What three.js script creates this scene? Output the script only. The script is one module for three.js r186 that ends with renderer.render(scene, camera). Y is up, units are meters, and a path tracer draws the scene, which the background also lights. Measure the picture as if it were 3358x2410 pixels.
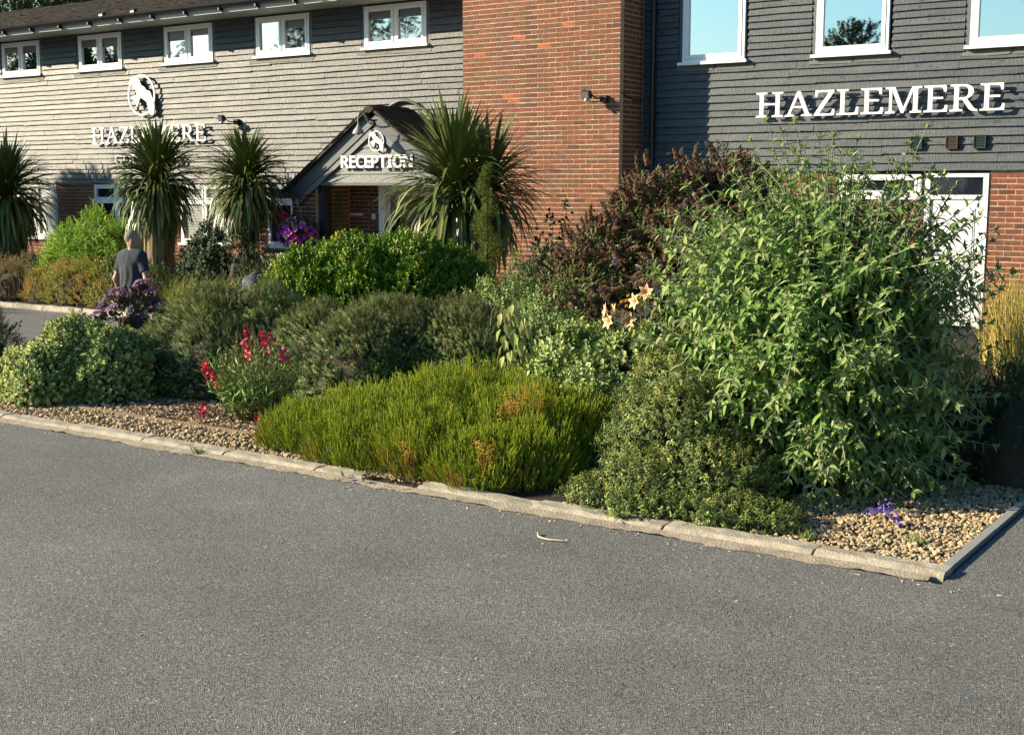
import * as THREE from 'three';
import { Sky } from 'three/addons/objects/Sky.js';
import { mergeGeometries } from 'three/addons/utils/BufferGeometryUtils.js';
import { FontLoader } from 'three/addons/loaders/FontLoader.js';
import { TextGeometry } from 'three/addons/geometries/TextGeometry.js';
import { MarchingCubes } from 'three/addons/objects/MarchingCubes.js';
import { createNoise2D, createNoise3D } from 'simplex-noise';

// ------------------------------------------------------------------ camera, sky, sun, exposure
const D2R = Math.PI / 180;
const scene = new THREE.Scene();
const camera = new THREE.PerspectiveCamera(32.02, 1024 / 734, 0.1, 1500);
camera.rotation.order = 'YXZ';
camera.position.set(9.81, 2.0, 17.22);
camera.rotation.set(-8.13 * D2R, 34.4 * D2R, 0);
const renderer = new THREE.WebGLRenderer({ antialias: true });
renderer.setSize(1024, 734);
renderer.toneMapping = THREE.LinearToneMapping;
renderer.toneMappingExposure = 2.25;
renderer.shadowMap.enabled = true;

const SUN_EL = 22.5 * D2R, SUN_AZ = 57.5 * D2R;                     // azimuth measured from the facade's normal (+z) towards -x
const sunDir = new THREE.Vector3(-Math.sin(SUN_AZ) * Math.cos(SUN_EL), Math.sin(SUN_EL), Math.cos(SUN_AZ) * Math.cos(SUN_EL));
const sky = new Sky();
sky.name = 'sky';
sky.userData.kind = 'structure';
sky.scale.setScalar(1000);
sky.material.uniforms.sunPosition.value.copy(sunDir);
sky.material.uniforms.turbidity.value = 4;
sky.material.uniforms.rayleigh.value = 2.3;
sky.material.uniforms.mieCoefficient.value = 0.004;
sky.material.uniforms.mieDirectionalG.value = 0.8;
if (sky.material.uniforms.cloudCoverage) sky.material.uniforms.cloudCoverage.value = 0;
scene.add(sky);
scene.environmentIntensity = 0.10;
const sun = new THREE.DirectionalLight(new THREE.Color(1.0, 0.85, 0.61), 5.0);
sun.name = 'sun';
sun.target.position.set(0, 0, 4);
sun.position.copy(sunDir).multiplyScalar(60).add(sun.target.position);
sun.castShadow = true;
sun.shadow.mapSize.set(4096, 4096);
Object.assign(sun.shadow.camera, { left: -26, right: 26, top: 22, bottom: -22, near: 1, far: 140 });
scene.add(sun, sun.target);

// ------------------------------------------------------------------ helpers
let seed = 20240711;
function rnd() { seed = (seed + 0x6d2b79f5) | 0; let t = Math.imul(seed ^ (seed >>> 15), 1 | seed); t = (t + Math.imul(t ^ (t >>> 7), 61 | t)) ^ t; return ((t ^ (t >>> 14)) >>> 0) / 4294967296; }
const rr = (a, b) => a + (b - a) * rnd();
const pick = (a) => a[Math.floor(rnd() * a.length)];
const n2 = createNoise2D(rnd), n3 = createNoise3D(rnd);
const V = (x, y, z) => new THREE.Vector3(x, y, z);
const clamp = (x, a, b) => Math.min(b, Math.max(a, x));
const smooth = (a, b, x) => { const t = clamp((x - a) / (b - a), 0, 1); return t * t * (3 - 2 * t); };
const used = {};
function numbered(n) { const k = used[n] = (used[n] ?? -1) + 1; return k ? `${n}_${String(k).padStart(3, '0')}` : n; }
function tag(o, label, category, group) { o.userData.label = label; o.userData.category = category; if (group) o.userData.group = group; return o; }
function thing(name, label, category, group) { const o = new THREE.Group(); o.name = numbered(name); scene.add(o); return tag(o, label, category, group); }
function sub(name, parent) { const o = new THREE.Group(); o.name = name; parent.add(o); return o; }
function mk(name, geo, mat, parent, pos) {
  const o = new THREE.Mesh(geo, mat); o.name = name; o.castShadow = o.receiveShadow = true;
  if (pos) o.position.set(...pos);
  parent.add(o); return o;
}
function struct(name, geo, mat) { const o = mk(name, geo, mat, scene); o.userData.kind = 'structure'; return o; }
const box = (x0, x1, y0, y1, z0, z1) => { const g = new THREE.BoxGeometry(x1 - x0, y1 - y0, z1 - z0); g.translate((x0 + x1) / 2, (y0 + y1) / 2, (z0 + z1) / 2); return g; };
const merge = (l) => mergeGeometries(l.map((g) => { const q = g.index ? g.toNonIndexed() : g; for (const k of Object.keys(q.attributes)) if (!['position', 'normal', 'uv'].includes(k)) q.deleteAttribute(k); if (!q.attributes.uv) q.setAttribute('uv', new THREE.BufferAttribute(new Float32Array(q.attributes.position.count * 2), 2)); return q; }));
function geoFrom(pos, idx, uv) {
  const g = new THREE.BufferGeometry();
  g.setAttribute('position', new THREE.Float32BufferAttribute(pos, 3));
  g.setAttribute('uv', new THREE.Float32BufferAttribute(uv || new Array(pos.length / 3 * 2).fill(0), 2));
  g.setIndex(idx); g.computeVertexNormals(); return g;
}
const flat = (g) => { const q = g.toNonIndexed(); q.computeVertexNormals(); return q; };
function tube(pts, r0, r1, sides = 5, segs) {
  const c = new THREE.CatmullRomCurve3(pts), n = segs || Math.max(2, pts.length * 2), f = c.computeFrenetFrames(n, false), pos = [], idx = [];
  for (let i = 0; i <= n; i++) {
    const p = c.getPointAt(i / n), r = r0 + (r1 - r0) * i / n;
    for (let k = 0; k < sides; k++) { const a = k / sides * 2 * Math.PI, q = p.clone().addScaledVector(f.normals[i], Math.cos(a) * r).addScaledVector(f.binormals[i], Math.sin(a) * r); pos.push(q.x, q.y, q.z); }
  }
  for (let i = 0; i < n; i++) for (let k = 0; k < sides; k++) { const a = i * sides + k, b = i * sides + (k + 1) % sides; idx.push(a, b, a + sides, b, b + sides, a + sides); }
  return geoFrom(pos, idx);
}

// ------------------------------------------------------------------ computed textures
function dataTex(n, m, fn, srgb = true) {
  const d = new Uint8Array(n * m * 4);
  for (let y = 0; y < m; y++) for (let x = 0; x < n; x++) { const c = fn(x, y), o = (y * n + x) * 4; for (let k = 0; k < 3; k++) d[o + k] = clamp(Math.round((Array.isArray(c) ? c[k] : c) * 255), 0, 255); d[o + 3] = 255; }
  const t = new THREE.DataTexture(d, n, m); t.wrapS = t.wrapT = THREE.RepeatWrapping; t.magFilter = THREE.LinearFilter; t.minFilter = THREE.LinearMipmapLinearFilter;
  if (srgb) t.colorSpace = THREE.SRGBColorSpace; t.needsUpdate = true; return t;
}
// noise that repeats over an n x m sheet
function tiled(n, m, fx, fy, off = 0) {
  const A = 2 * Math.PI;
  const g = new Float32Array(n * m), noise = n3;
  for (let y = 0; y < m; y++) for (let x = 0; x < n; x++) {
    const u = x / n, v = y / m, w = smooth(0.85, 1, u), h = smooth(0.85, 1, v);
    const f = (a, b) => noise(a * fx, b * fy, off);
    g[y * n + x] = (f(u, v) * (1 - w) + f(u - 1, v) * w) * (1 - h) + (f(u, v - 1) * (1 - w) + f(u - 1, v - 1) * w) * h;
  }
  return g;
}
function worley(n, cells) {
  const px = new Float32Array(cells * cells), py = new Float32Array(cells * cells), tone = new Float32Array(cells * cells);
  for (let i = 0; i < cells * cells; i++) { px[i] = rnd(); py[i] = rnd(); tone[i] = rnd(); }
  const h = new Float32Array(n * n), c = new Float32Array(n * n);
  for (let y = 0; y < n; y++) for (let x = 0; x < n; x++) {
    const u = x / n * cells, v = y / n * cells, cx = Math.floor(u), cy = Math.floor(v); let d1 = 9, d2 = 9, id = 0;
    for (let j = -1; j <= 1; j++) for (let i = -1; i <= 1; i++) {
      const k = ((cy + j + cells) % cells) * cells + (cx + i + cells) % cells, dx = cx + i + px[k] - u, dy = cy + j + py[k] - v, d = Math.sqrt(dx * dx + dy * dy);
      if (d < d1) { d2 = d1; d1 = d; id = k; } else if (d < d2) d2 = d;
    }
    h[y * n + x] = clamp((d2 - d1) * 1.5, 0, 1); c[y * n + x] = tone[id];
  }
  return { h, c };
}
const AN = 1024, aw = worley(AN, 320);                              // chippings of about 7 mm over 2.4 m
const asphaltMap = dataTex(AN, AN, (x, y) => { const i = y * AN + x, t = aw.c[i], b = 0.505 + 0.22 * (t - 0.5) + (t > 0.996 ? 0.25 : 0) - 0.32 * (1 - smooth(0, 0.34, aw.h[i])); return [b * 1.005, b, b * 0.96]; });
const asphaltBump = dataTex(AN, AN, (x, y) => { const i = y * AN + x; return smooth(0, 0.7, aw.h[i]) * (0.45 + 0.55 * aw.c[i]); }, false);
const WN = 1024, WM = 256;
const wa = tiled(WN, WM, 9, 26, 1), wb = tiled(WN, WM, 40, 90, 2), wc = tiled(WN, WM, 150, 5, 3), wd = tiled(WN, WM, 5, 4, 4);
const knots = Array.from({ length: 26 }, () => [rnd() * WN, rnd() * WM, rr(3, 7)]);
const knotAt = (x, y) => { let k = 0; for (const [a, b, r] of knots) { const d = Math.hypot((x - a) * 0.8, y - b); if (d < r * 2.2) k = Math.max(k, 1 - d / (r * 2.2)); } return k; };
const woodMap = dataTex(WN, WM, (x, y) => { const i = y * WN + x, k = knotAt(x, y), b = 0.80 + 0.08 * wa[i] + 0.06 * wb[i] + 0.05 * wd[i] + 0.035 * wc[i] - 0.4 * k; return [b, b, b * 0.985]; });
const woodBump = dataTex(WN, WM, (x, y) => { const i = y * WN + x; return 0.5 + 0.16 * wa[i] + 0.2 * wb[i] + 0.2 * wc[i] - 0.25 * knotAt(x, y); }, false);
const CN = 512, ca = tiled(CN, CN, 6, 6, 5), cb = tiled(CN, CN, 40, 40, 6), cc = tiled(CN, CN, 140, 140, 7);
const grainMap = dataTex(CN, CN, (x, y) => { const i = y * CN + x, b = 0.82 + 0.08 * ca[i] + 0.07 * cb[i] + 0.06 * cc[i]; return [b, b * 0.985, b * 0.96]; });
const grainBump = dataTex(CN, CN, (x, y) => { const i = y * CN + x; return 0.5 + 0.15 * ca[i] + 0.2 * cb[i] + 0.25 * cc[i]; }, false);
const rep = (t, u, v) => { const c = t.clone(); c.repeat.set(u, v); c.needsUpdate = true; return c; };

// ------------------------------------------------------------------ materials
const lin = (r, g, b) => new THREE.Color().setRGB(r, g, b);
const std = (c, rough = 0.8, o = {}) => new THREE.MeshStandardMaterial({ color: Array.isArray(c) ? lin(...c) : c, roughness: rough, side: THREE.DoubleSide, ...o });
const phy = (c, rough, o = {}) => new THREE.MeshPhysicalMaterial({ color: lin(...c), roughness: rough, side: THREE.DoubleSide, ...o });
const leafMat = (c, rough = 0.55, t = 0) => t ? phy(c, 0.95, { transmission: t, thickness: 0, specularIntensity: 0.35 }) : phy(c, rough, { specularIntensity: 0.4 });
const M = {
  asphalt: std([1, 1, 1], 0.85, { map: rep(asphaltMap, 1 / 2.4, 1 / 2.4), bumpMap: rep(asphaltBump, 1 / 2.4, 1 / 2.4), bumpScale: 0.008, vertexColors: true }),
  soil: std([0.060, 0.042, 0.030], 1, { map: grainMap, bumpMap: grainBump, bumpScale: 0.03 }),
  ground: std([0.05, 0.065, 0.03], 1),
  kerb: std([0.60, 0.54, 0.43], 0.9, { map: grainMap, bumpMap: grainBump, bumpScale: 0.006 }),
  kerbDark: std([0.50, 0.43, 0.33], 0.95, { map: grainMap, bumpMap: grainBump, bumpScale: 0.008 }),
  paintSheen: 0.54,
  white: std([0.80, 0.80, 0.79], 0.35), whiteMatt: std([0.80, 0.80, 0.78], 0.55),
  mortar: std([0.72, 0.53, 0.38], 0.95, { map: grainMap, bumpMap: grainBump, bumpScale: 0.003 }),
  glassCool: phy([0.66, 0.74, 0.75], 0.015, { metalness: 1 }),
  glassClear: phy([0.52, 0.55, 0.57], 0.02, { metalness: 1 }),
  glassDark: phy([0.012, 0.016, 0.024], 0.03, { ior: 1.6 }),
  black: std([0.015, 0.015, 0.017], 0.4), blackPipe: std([0.012, 0.013, 0.016], 0.3), metalGrey: std([0.30, 0.30, 0.29], 0.5), lampGlass: phy([0.10, 0.10, 0.11], 0.1),
  blind: std([0.62, 0.63, 0.62], 0.7), roofTile: std([0.050, 0.038, 0.034], 0.95, { map: grainMap, bumpMap: grainBump, bumpScale: 0.01 }),
  mossTile: std([0.10, 0.09, 0.06], 1, { map: grainMap, bumpMap: grainBump, bumpScale: 0.01 }),
  darkTimber: std([0.020, 0.020, 0.022], 0.7), bark: std([0.10, 0.075, 0.05], 1, { bumpMap: grainBump, bumpScale: 0.02 }),
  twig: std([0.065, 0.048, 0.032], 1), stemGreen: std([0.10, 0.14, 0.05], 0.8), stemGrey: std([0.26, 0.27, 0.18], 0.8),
};
const boardMats = [[0.082, 0.091, 0.097], [0.092, 0.100, 0.104], [0.074, 0.083, 0.091], [0.100, 0.105, 0.105]].map((c) => phy(c, M.paintSheen, { map: woodMap, bumpMap: woodBump, bumpScale: 0.005 }));
const trimMat = phy([0.070, 0.078, 0.085], 0.5, { bumpMap: woodBump, bumpScale: 0.002 });
const boardMatsR = [[0.094, 0.112, 0.128], [0.103, 0.120, 0.135], [0.086, 0.105, 0.122], [0.112, 0.126, 0.138]].map((c) => phy(c, 0.6, { map: woodMap, bumpMap: woodBump, bumpScale: 0.005 }));
const brickCols = { red: [0.317, 0.104, 0.061], brown: [0.295, 0.108, 0.058], plum: [0.245, 0.096, 0.058], grey: [0.225, 0.118, 0.072], tan: [0.325, 0.130, 0.068], orange: [0.62, 0.17, 0.075], dark: [0.171, 0.071, 0.051] };
const brickMat = Object.fromEntries(Object.entries(brickCols).map(([k, c]) => [k, std(c, 0.9, { map: grainMap, bumpMap: grainBump, bumpScale: 0.004 })]));
const brickInst = std([1, 1, 1], 0.9, { map: grainMap, bumpMap: grainBump, bumpScale: 0.004 });

// ------------------------------------------------------------------ ground
const groundY = (x, z) => -0.35 * (1 - smooth(5.8, 8.6, z));
function sheet(x0, x1, z0, z1, nx, nz, yf, cf) {
  const pos = [], uv = [], col = [], idx = [];
  for (let j = 0; j <= nz; j++) for (let i = 0; i <= nx; i++) {
    const x = x0 + (x1 - x0) * i / nx, z = z0 + (z1 - z0) * j / nz; pos.push(x, yf(x, z), z); uv.push(x, -z);
    if (cf) { const c = cf(x, z); col.push(...c); }
  }
  for (let j = 0; j < nz; j++) for (let i = 0; i < nx; i++) { const a = j * (nx + 1) + i; idx.push(a, a + nx + 1, a + 1, a + 1, a + nx + 1, a + nx + 2); }
  const g = geoFrom(pos, idx, uv); if (cf) g.setAttribute('color', new THREE.Float32BufferAttribute(col, 3)); return g;
}
const worn = (x, z) => {   // wear and old stains of the surfacing
  const a = n2(x * 0.35, z * 0.35) * 0.5 + n2(x * 1.3 + 7, z * 1.3) * 0.3 + n2(x * 4.1, z * 4.1 + 3) * 0.2;
  let b = 1.0 + 0.20 * a, sand = 0; for (const [sx, sz, r] of [[5.05, 12.9, 0.07], [7.15, 13.2, 0.06], [8.0, 12.4, 0.05], [4.9, 13.3, 0.05], [6.2, 14.1, 0.04]]) { const d = Math.hypot(x - sx, (z - sz) * 1.6) + 0.06 * n2(x * 14, z * 14); sand = Math.max(sand, smooth(r, r * 0.3, d) * (0.7 + 0.3 * n2(x * 25, z * 25))); } b *= 1 - 0.16 * smooth(0.35, 0.8, n2(x * 0.55 - 20, z * 0.8 + 5)) * (0.6 + 0.4 * n2(x * 7, z * 7)); const dust = smooth(0.45, 0.85, n2(x * 0.9 + 40, z * 0.9 - 11)) * 0.10;
  return [b * (1 + dust + sand * 0.8), b * (1 + dust * 0.85 + sand * 0.55), b * (1 + dust * 0.55 + sand * 0.15)];
};
struct('ground', sheet(-400, 400, -400, 400, 4, 4, () => -0.62), M.ground);
{
  const a = mergeGeometries([sheet(-2, 12, 10.84, 17, 280, 124, () => 0, worn), sheet(-22, -2, 10.84, 17, 60, 24, () => 0, worn), sheet(12, 30, 10.84, 17, 50, 24, () => 0, worn), sheet(-22, 30, 17, 40, 90, 40, () => 0, worn)]), b = sheet(8.07, 22, 1.5, 10.84, 70, 48, () => 0, worn), c = sheet(-120, -22, 10.84, 40, 20, 8, () => 0, worn), d = sheet(-120, 120, 40, 110, 20, 8, () => 0, worn);
  struct('car_park_asphalt', mergeGeometries([a, b, c, d]), M.asphalt);
  struct('path_asphalt', sheet(-45, 8, 2.42, 6.9, 160, 16, () => -0.346, worn), M.asphalt);
  struct('flower_bed_soil', sheet(-30, 8.0, 6.7, 10.72, 150, 34, (x, z) => groundY(x, z) + 0.012 * n2(x * 3, z * 3) - (z > 10.6 ? 0.02 : 0)), M.soil);
  struct('building_bed_soil', sheet(-45, 8.0, -0.9, 2.36, 120, 12, (x, z) => -0.25 + 0.02 * n2(x * 2, z * 2)), M.soil);
}
function kerbStone(len, w, h, chip = 0) {
  const pr = [[0, -0.12], [0, h * 0.35], [0.03, h * 0.92], [0.05, h], [w - 0.012, h], [w, h - 0.012], [w, -0.12]], n = 8, pos = [], idx = [], uv = [], k = pr.length, ph = rnd() * 50;
  for (let i = 0; i <= n; i++) for (let j = 0; j < k; j++) {
    const x = len * i / n, j1 = 0.006 * n2(x * 3 + ph, j * 0.7), e = (i === 0 || i === n) ? rr(0, 0.004) : 0, ch = chip && j > 1 && j < 6 ? -chip * smooth(0.35, 1, i / n) * rr(0.5, 1) : 0;
    pos.push(x * 1 + (i === 0 ? e : i === n ? -e : 0), pr[j][1] + (j > 0 && j < k - 1 ? j1 + ch : 0), -(pr[j][0] + (j < 3 ? j1 : 0))); uv.push(x * 1.3 + ph, pr[j][0] * 1.3 + pr[j][1]);
  }
  for (let i = 0; i < n; i++) for (let j = 0; j < k - 1; j++) { const a = i * k + j, b = a + k; idx.push(a, b, a + 1, a + 1, b, b + 1); }
  for (let j = 1; j < k - 1; j++) { idx.push(0, j, j + 1); const q = n * k; idx.push(q, q + j + 1, q + j); }
  return flat(geoFrom(pos, idx, uv));
}
{ // the kerb along the car park, stone by stone, and the concrete it is bedded in
  const kt = thing('kerb', 'pale weathered concrete kerb stones along the edge of the car park', 'kerb');
  let x = -14.6; const kr = (xx) => 10.76;
  while (x < 7.9) {
    const len = Math.min(0.905, 8.06 - x), broken = x > 3.35 && x < 5.0;
    const L = broken && x < 4.0 ? 0.42 : len;
    const s = mk('kerb_stone', kerbStone(L, 0.165, rr(0.030, 0.036) - (broken ? 0.006 : 0), broken ? 0.02 : 0), M.kerb, kt, [x, rr(-0.004, 0.004), kr(x) + rr(-0.006, 0.006)]);
    s.rotation.y = rr(-0.008, 0.008) + (broken ? 0.02 : 0);
    x += 0.915;
  }
  const pos = [], idx = [], uv = [], n = 380;
  for (let i = 0; i <= n; i++) { const xx = -14.6 + 22.6 * i / n, w = 0.085 + 0.035 * n2(xx * 1.7, 2) + 0.02 * n2(xx * 9, 4) + 0.012 * n2(xx * 30, 8); pos.push(xx, 0.018, 10.77, xx, 0.004, 10.77 + Math.max(0.02, w)); uv.push(xx, 0, xx, 0.12); }
  for (let i = 0; i < n; i++) idx.push(2 * i, 2 * i + 1, 2 * i + 2, 2 * i + 2, 2 * i + 1, 2 * i + 3);
  mk('bedding_concrete', geoFrom(pos, idx, uv), M.kerbDark, kt);
  const et = thing('edging', 'narrow grey concrete edging strip at the corner of the gravel bed', 'edging');
  for (let k = 0; k < 5; k++) mk('edging_stone', box(8.0, 8.05, -0.12, 0.026 + rr(-0.003, 0.003), 10.60 - 0.915 * (k + 1) + 0.006, 10.60 - 0.915 * k), M.metalGrey, et);
  const ft = thing('path_kerb', 'pale kerb stones on the far side of the path below the palms', 'kerb');
  for (let k = 0; k < 22; k++) { const s = mk('kerb_stone', kerbStone(0.9, 0.14, 0.10), M.kerb, ft, [-16.5 + k * 0.915, -0.35, 2.44]); s.rotation.y = rr(-0.006, 0.006); }
  const eb = thing('edging_board', 'thin worn timber edging board half buried in the gravel', 'edging');
  mk('board', box(-0.2, 2.35, -0.03, 0.026, 10.03, 10.055), std([0.30, 0.22, 0.15], 0.9, { map: grainMap }), eb);
}

// ------------------------------------------------------------------ weatherboards, bricks, windows
function boardGeo(len, h, thick = 0.042, wav = 1) {
  const n = Math.max(2, Math.min(7, Math.round(len / 0.45))), ph = rnd() * 100, uo = rnd(), vo = rnd(), pos = [], idx = [], uv = [];
  const tilt = rr(-0.005, 0.005);
  for (let i = 0; i <= n; i++) {
    const x = len * i / n, w = wav * (0.006 * n2(x * 1.1 + ph, 0) + 0.003 * n2(x * 4 + ph, 9)), f = wav * 0.005 * n2(x * 0.9 + ph, 5) + tilt * (x / len - 0.5);
    const p = [[-0.06, w], [thick + f, w], [thick + f - 0.004, w + 0.006], [0.008 + f * 0.5, h + 0.022], [-0.06, h + 0.022]];
    p.forEach(([z, y], j) => { pos.push(x, y, z); uv.push(x / 4 + uo, vo + [0, 0.02, 0.03, 0.26, 0.3][j]); });
  }
  for (let i = 0; i < n; i++) for (let j = 0; j < 4; j++) { const a = i * 5 + j, b = a + 5; idx.push(a, b, a + 1, a + 1, b, b + 1); }
  const q = n * 5; idx.push(0, 1, 2, 0, 2, 3, 0, 3, 4, q, q + 2, q + 1, q, q + 3, q + 2, q, q + 4, q + 3);
  return flat(geoFrom(pos, idx, uv));
}
function boardWall(parent, x0, x1, ys, z, mats, holes, seg = [1.9, 4.4]) {
  for (let c = 0; c < ys.length - 1; c++) {
    const y0 = ys[c], y1 = ys[c + 1]; let spans = [[x0, x1]];
    for (const [a, b, p, q] of holes) if (y1 > p + 0.01 && y0 < q - 0.01) spans = spans.flatMap(([s, e]) => (b <= s || a >= e) ? [[s, e]] : [[s, a], [b, e]].filter(([m, n]) => n - m > 0.03));
    for (const [s, e] of spans) {
      let x = s;
      while (x < e - 0.01) {
        let len = rr(...seg); if (x + len > e - 0.6) len = e - x;
        const o = mk('weatherboard', boardGeo(len - 0.004, y1 - y0), pick(mats), parent, [x, y0, z]);
        o.rotation.set(rr(-0.035, 0.02), 0, rr(-0.0028, 0.0028)); x += len;
      }
    }
  }
}
const courses = (y0, y1, pitch, jit) => { const n = Math.round((y1 - y0) / pitch), r = [y0]; for (let i = 1; i < n; i++) r.push(y0 + (y1 - y0) * i / n + rr(-jit, jit)); r.push(y1); return r; };
// one brick: a box with worn corners
const brickGeos = [0, 1, 2, 3].map(() => {
  const g = new THREE.BoxGeometry(0.213, 0.0625, 0.1); const p = g.attributes.position, m = new Map();
  for (let i = 0; i < p.count; i++) { const k = [p.getX(i), p.getY(i), p.getZ(i)].map((v) => v.toFixed(3)).join(); if (!m.has(k)) m.set(k, [rr(-0.003, 0.003), rr(-0.0025, 0.0025), p.getZ(i) > 0 ? rr(-0.0012, 0.0012) : 0]); const d = m.get(k); p.setXYZ(i, p.getX(i) + d[0], p.getY(i) + d[1], p.getZ(i) + d[2]); }
  const u = g.attributes.uv; const o = rnd(); for (let i = 0; i < u.count; i++) u.setXY(i, u.getX(i) * 0.22 * 2 + o, u.getY(i) * 0.07 * 2 + o * 3);
  g.computeVertexNormals(); return flat(g);
});
const tones = (mix) => { const l = Object.entries(mix), s = l.reduce((a, [, w]) => a + w, 0); let r = rnd() * s; for (const [k, w] of l) { r -= w; if (r <= 0) return k; } return l[0][0]; };
// front-facing brickwork: returns [{x, y, w, tone}] in stretcher bond between x0 and x1
function bond(x0, x1, y0, y1, mix) {
  const out = [], rows = Math.round((y1 - y0) / 0.075);
  for (let r = 0; r < rows; r++) {
    let x = x0; const y = y0 + (r + 0.5) * (y1 - y0) / rows; let w = r % 2 ? 0.1075 : 0.22; let first = true;
    while (x < x1 - 0.03) { let len = first && r % 2 ? 0.1125 : 0.225; first = false; if (x + len > x1 - 0.05) len = x1 - x; out.push({ x: x + len / 2, y, w: len - 0.0105, tone: tones(mix) }); x += len; }
  }
  return out;
}
function layBricks(parent, list, place, keep) {   // keep: how many are parts of their own; the rest is joined
  const one = list.slice(0, keep), rest = list.slice(keep);
  for (const b of one) { const o = mk('brick', pick(brickGeos), brickMat[b.tone], parent); place(o, b); o.scale.x = b.w / 0.215; }
  if (rest.length) {
    const im = new THREE.InstancedMesh(brickGeos[1], brickInst, rest.length), o = new THREE.Object3D(); im.name = 'brickwork'; im.userData.kind = 'stuff'; im.castShadow = im.receiveShadow = true;
    rest.forEach((b, i) => { o.rotation.set(0, 0, 0); place(o, b); o.scale.set(b.w / 0.215, 1, 1); o.updateMatrix(); im.setMatrixAt(i, o.matrix); im.setColorAt(i, lin(...brickCols[b.tone].map((v) => v * rr(0.9, 1.12)))); });
    parent.add(im);
  }
}
const frontBrick = (z) => (o, b) => { o.position.set(b.x, b.y + rr(-0.002, 0.002), z - 0.05 + rr(-0.001, 0.001)); o.rotation.z = rr(-0.006, 0.006); };
function windowUnit(parent, x0, x1, y0, y1, z, o = {}) {   // a framed window with its sashes; z is the front of the frame
  const w = sub('window', parent), f = 0.045, n = o.lights || 1, parts = [];
  parts.push(box(x0, x0 + f, y0, y1, z - 0.07, z), box(x1 - f, x1, y0, y1, z - 0.07, z), box(x0 + f, x1 - f, y0, y0 + f, z - 0.07, z), box(x0 + f, x1 - f, y1 - f, y1, z - 0.07, z));
  const cw = (x1 - x0 - 2 * f - (n - 1) * 0.05) / n, rowsY = o.transom ? [[y0 + f, y1 - f - o.transom - 0.05], [y1 - f - o.transom, y1 - f]] : [[y0 + f, y1 - f]];
  for (let k = 1; k < n; k++) { const xm = x0 + f + k * cw + (k - 1) * 0.05; parts.push(box(xm, xm + 0.05, y0 + f, y1 - f, z - 0.07, z - 0.002)); }
  if (o.transom) parts.push(box(x0 + f, x1 - f, y1 - f - o.transom - 0.05, y1 - f - o.transom, z - 0.068, z - 0.004));
  mk('frame', merge(parts), M.white, w);
  if (o.sill !== false) mk('sill', box(x0 - 0.06, x1 + 0.05, y0 - 0.045, y0 - 0.001, z - 0.06, z + 0.05), M.white, w);
  for (let k = 0; k < n; k++) for (const [a, b] of rowsY) {
    const xa = x0 + f + k * (cw + 0.05) + 0.004, xb = xa + cw - 0.008, s = o.sash ?? 0.05, ya = a + 0.004, yb = b - 0.004;
    mk('sash', merge([box(xa, xa + s, ya, yb, z - 0.06, z + 0.008), box(xb - s, xb, ya, yb, z - 0.06, z + 0.008), box(xa + s, xb - s, ya, ya + s, z - 0.06, z + 0.008), box(xa + s, xb - s, yb - s, yb, z - 0.06, z + 0.008)]), M.white, w);
    const glass = typeof o.glass === 'function' ? o.glass(k, b === rowsY[rowsY.length - 1][1]) : o.glass;
    const p = mk('pane', box(-(xb - xa) / 2 + s - 0.004, (xb - xa) / 2 - s + 0.004, -(yb - ya) / 2 + s - 0.004, (yb - ya) / 2 - s + 0.004, -0.004, 0.004), glass, w, [(xa + xb) / 2, (ya + yb) / 2, z - 0.035]);
    p.rotation.set(rr(-0.004, 0.004), rr(-0.012, 0.012), 0);
    if (o.blindTop && rnd() < 0.8) mk('blind', box(xa + s, xb - s, yb - s - (yb - ya) * rr(0.18, 0.30), yb - s, z - 0.029, z - 0.027), std([0.045, 0.043, 0.042], 0.25), w);
  }
  return w;
}
function slatBlind(parent, x0, x1, y0, y1, z) { for (let y = y0; y < y1; y += 0.055) { const s = mk('blind_slat', box(x0, x1, 0, 0.05, -0.002, 0.002), M.blind, parent, [0, y, z]); s.rotation.x = 0.35; } }

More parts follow.
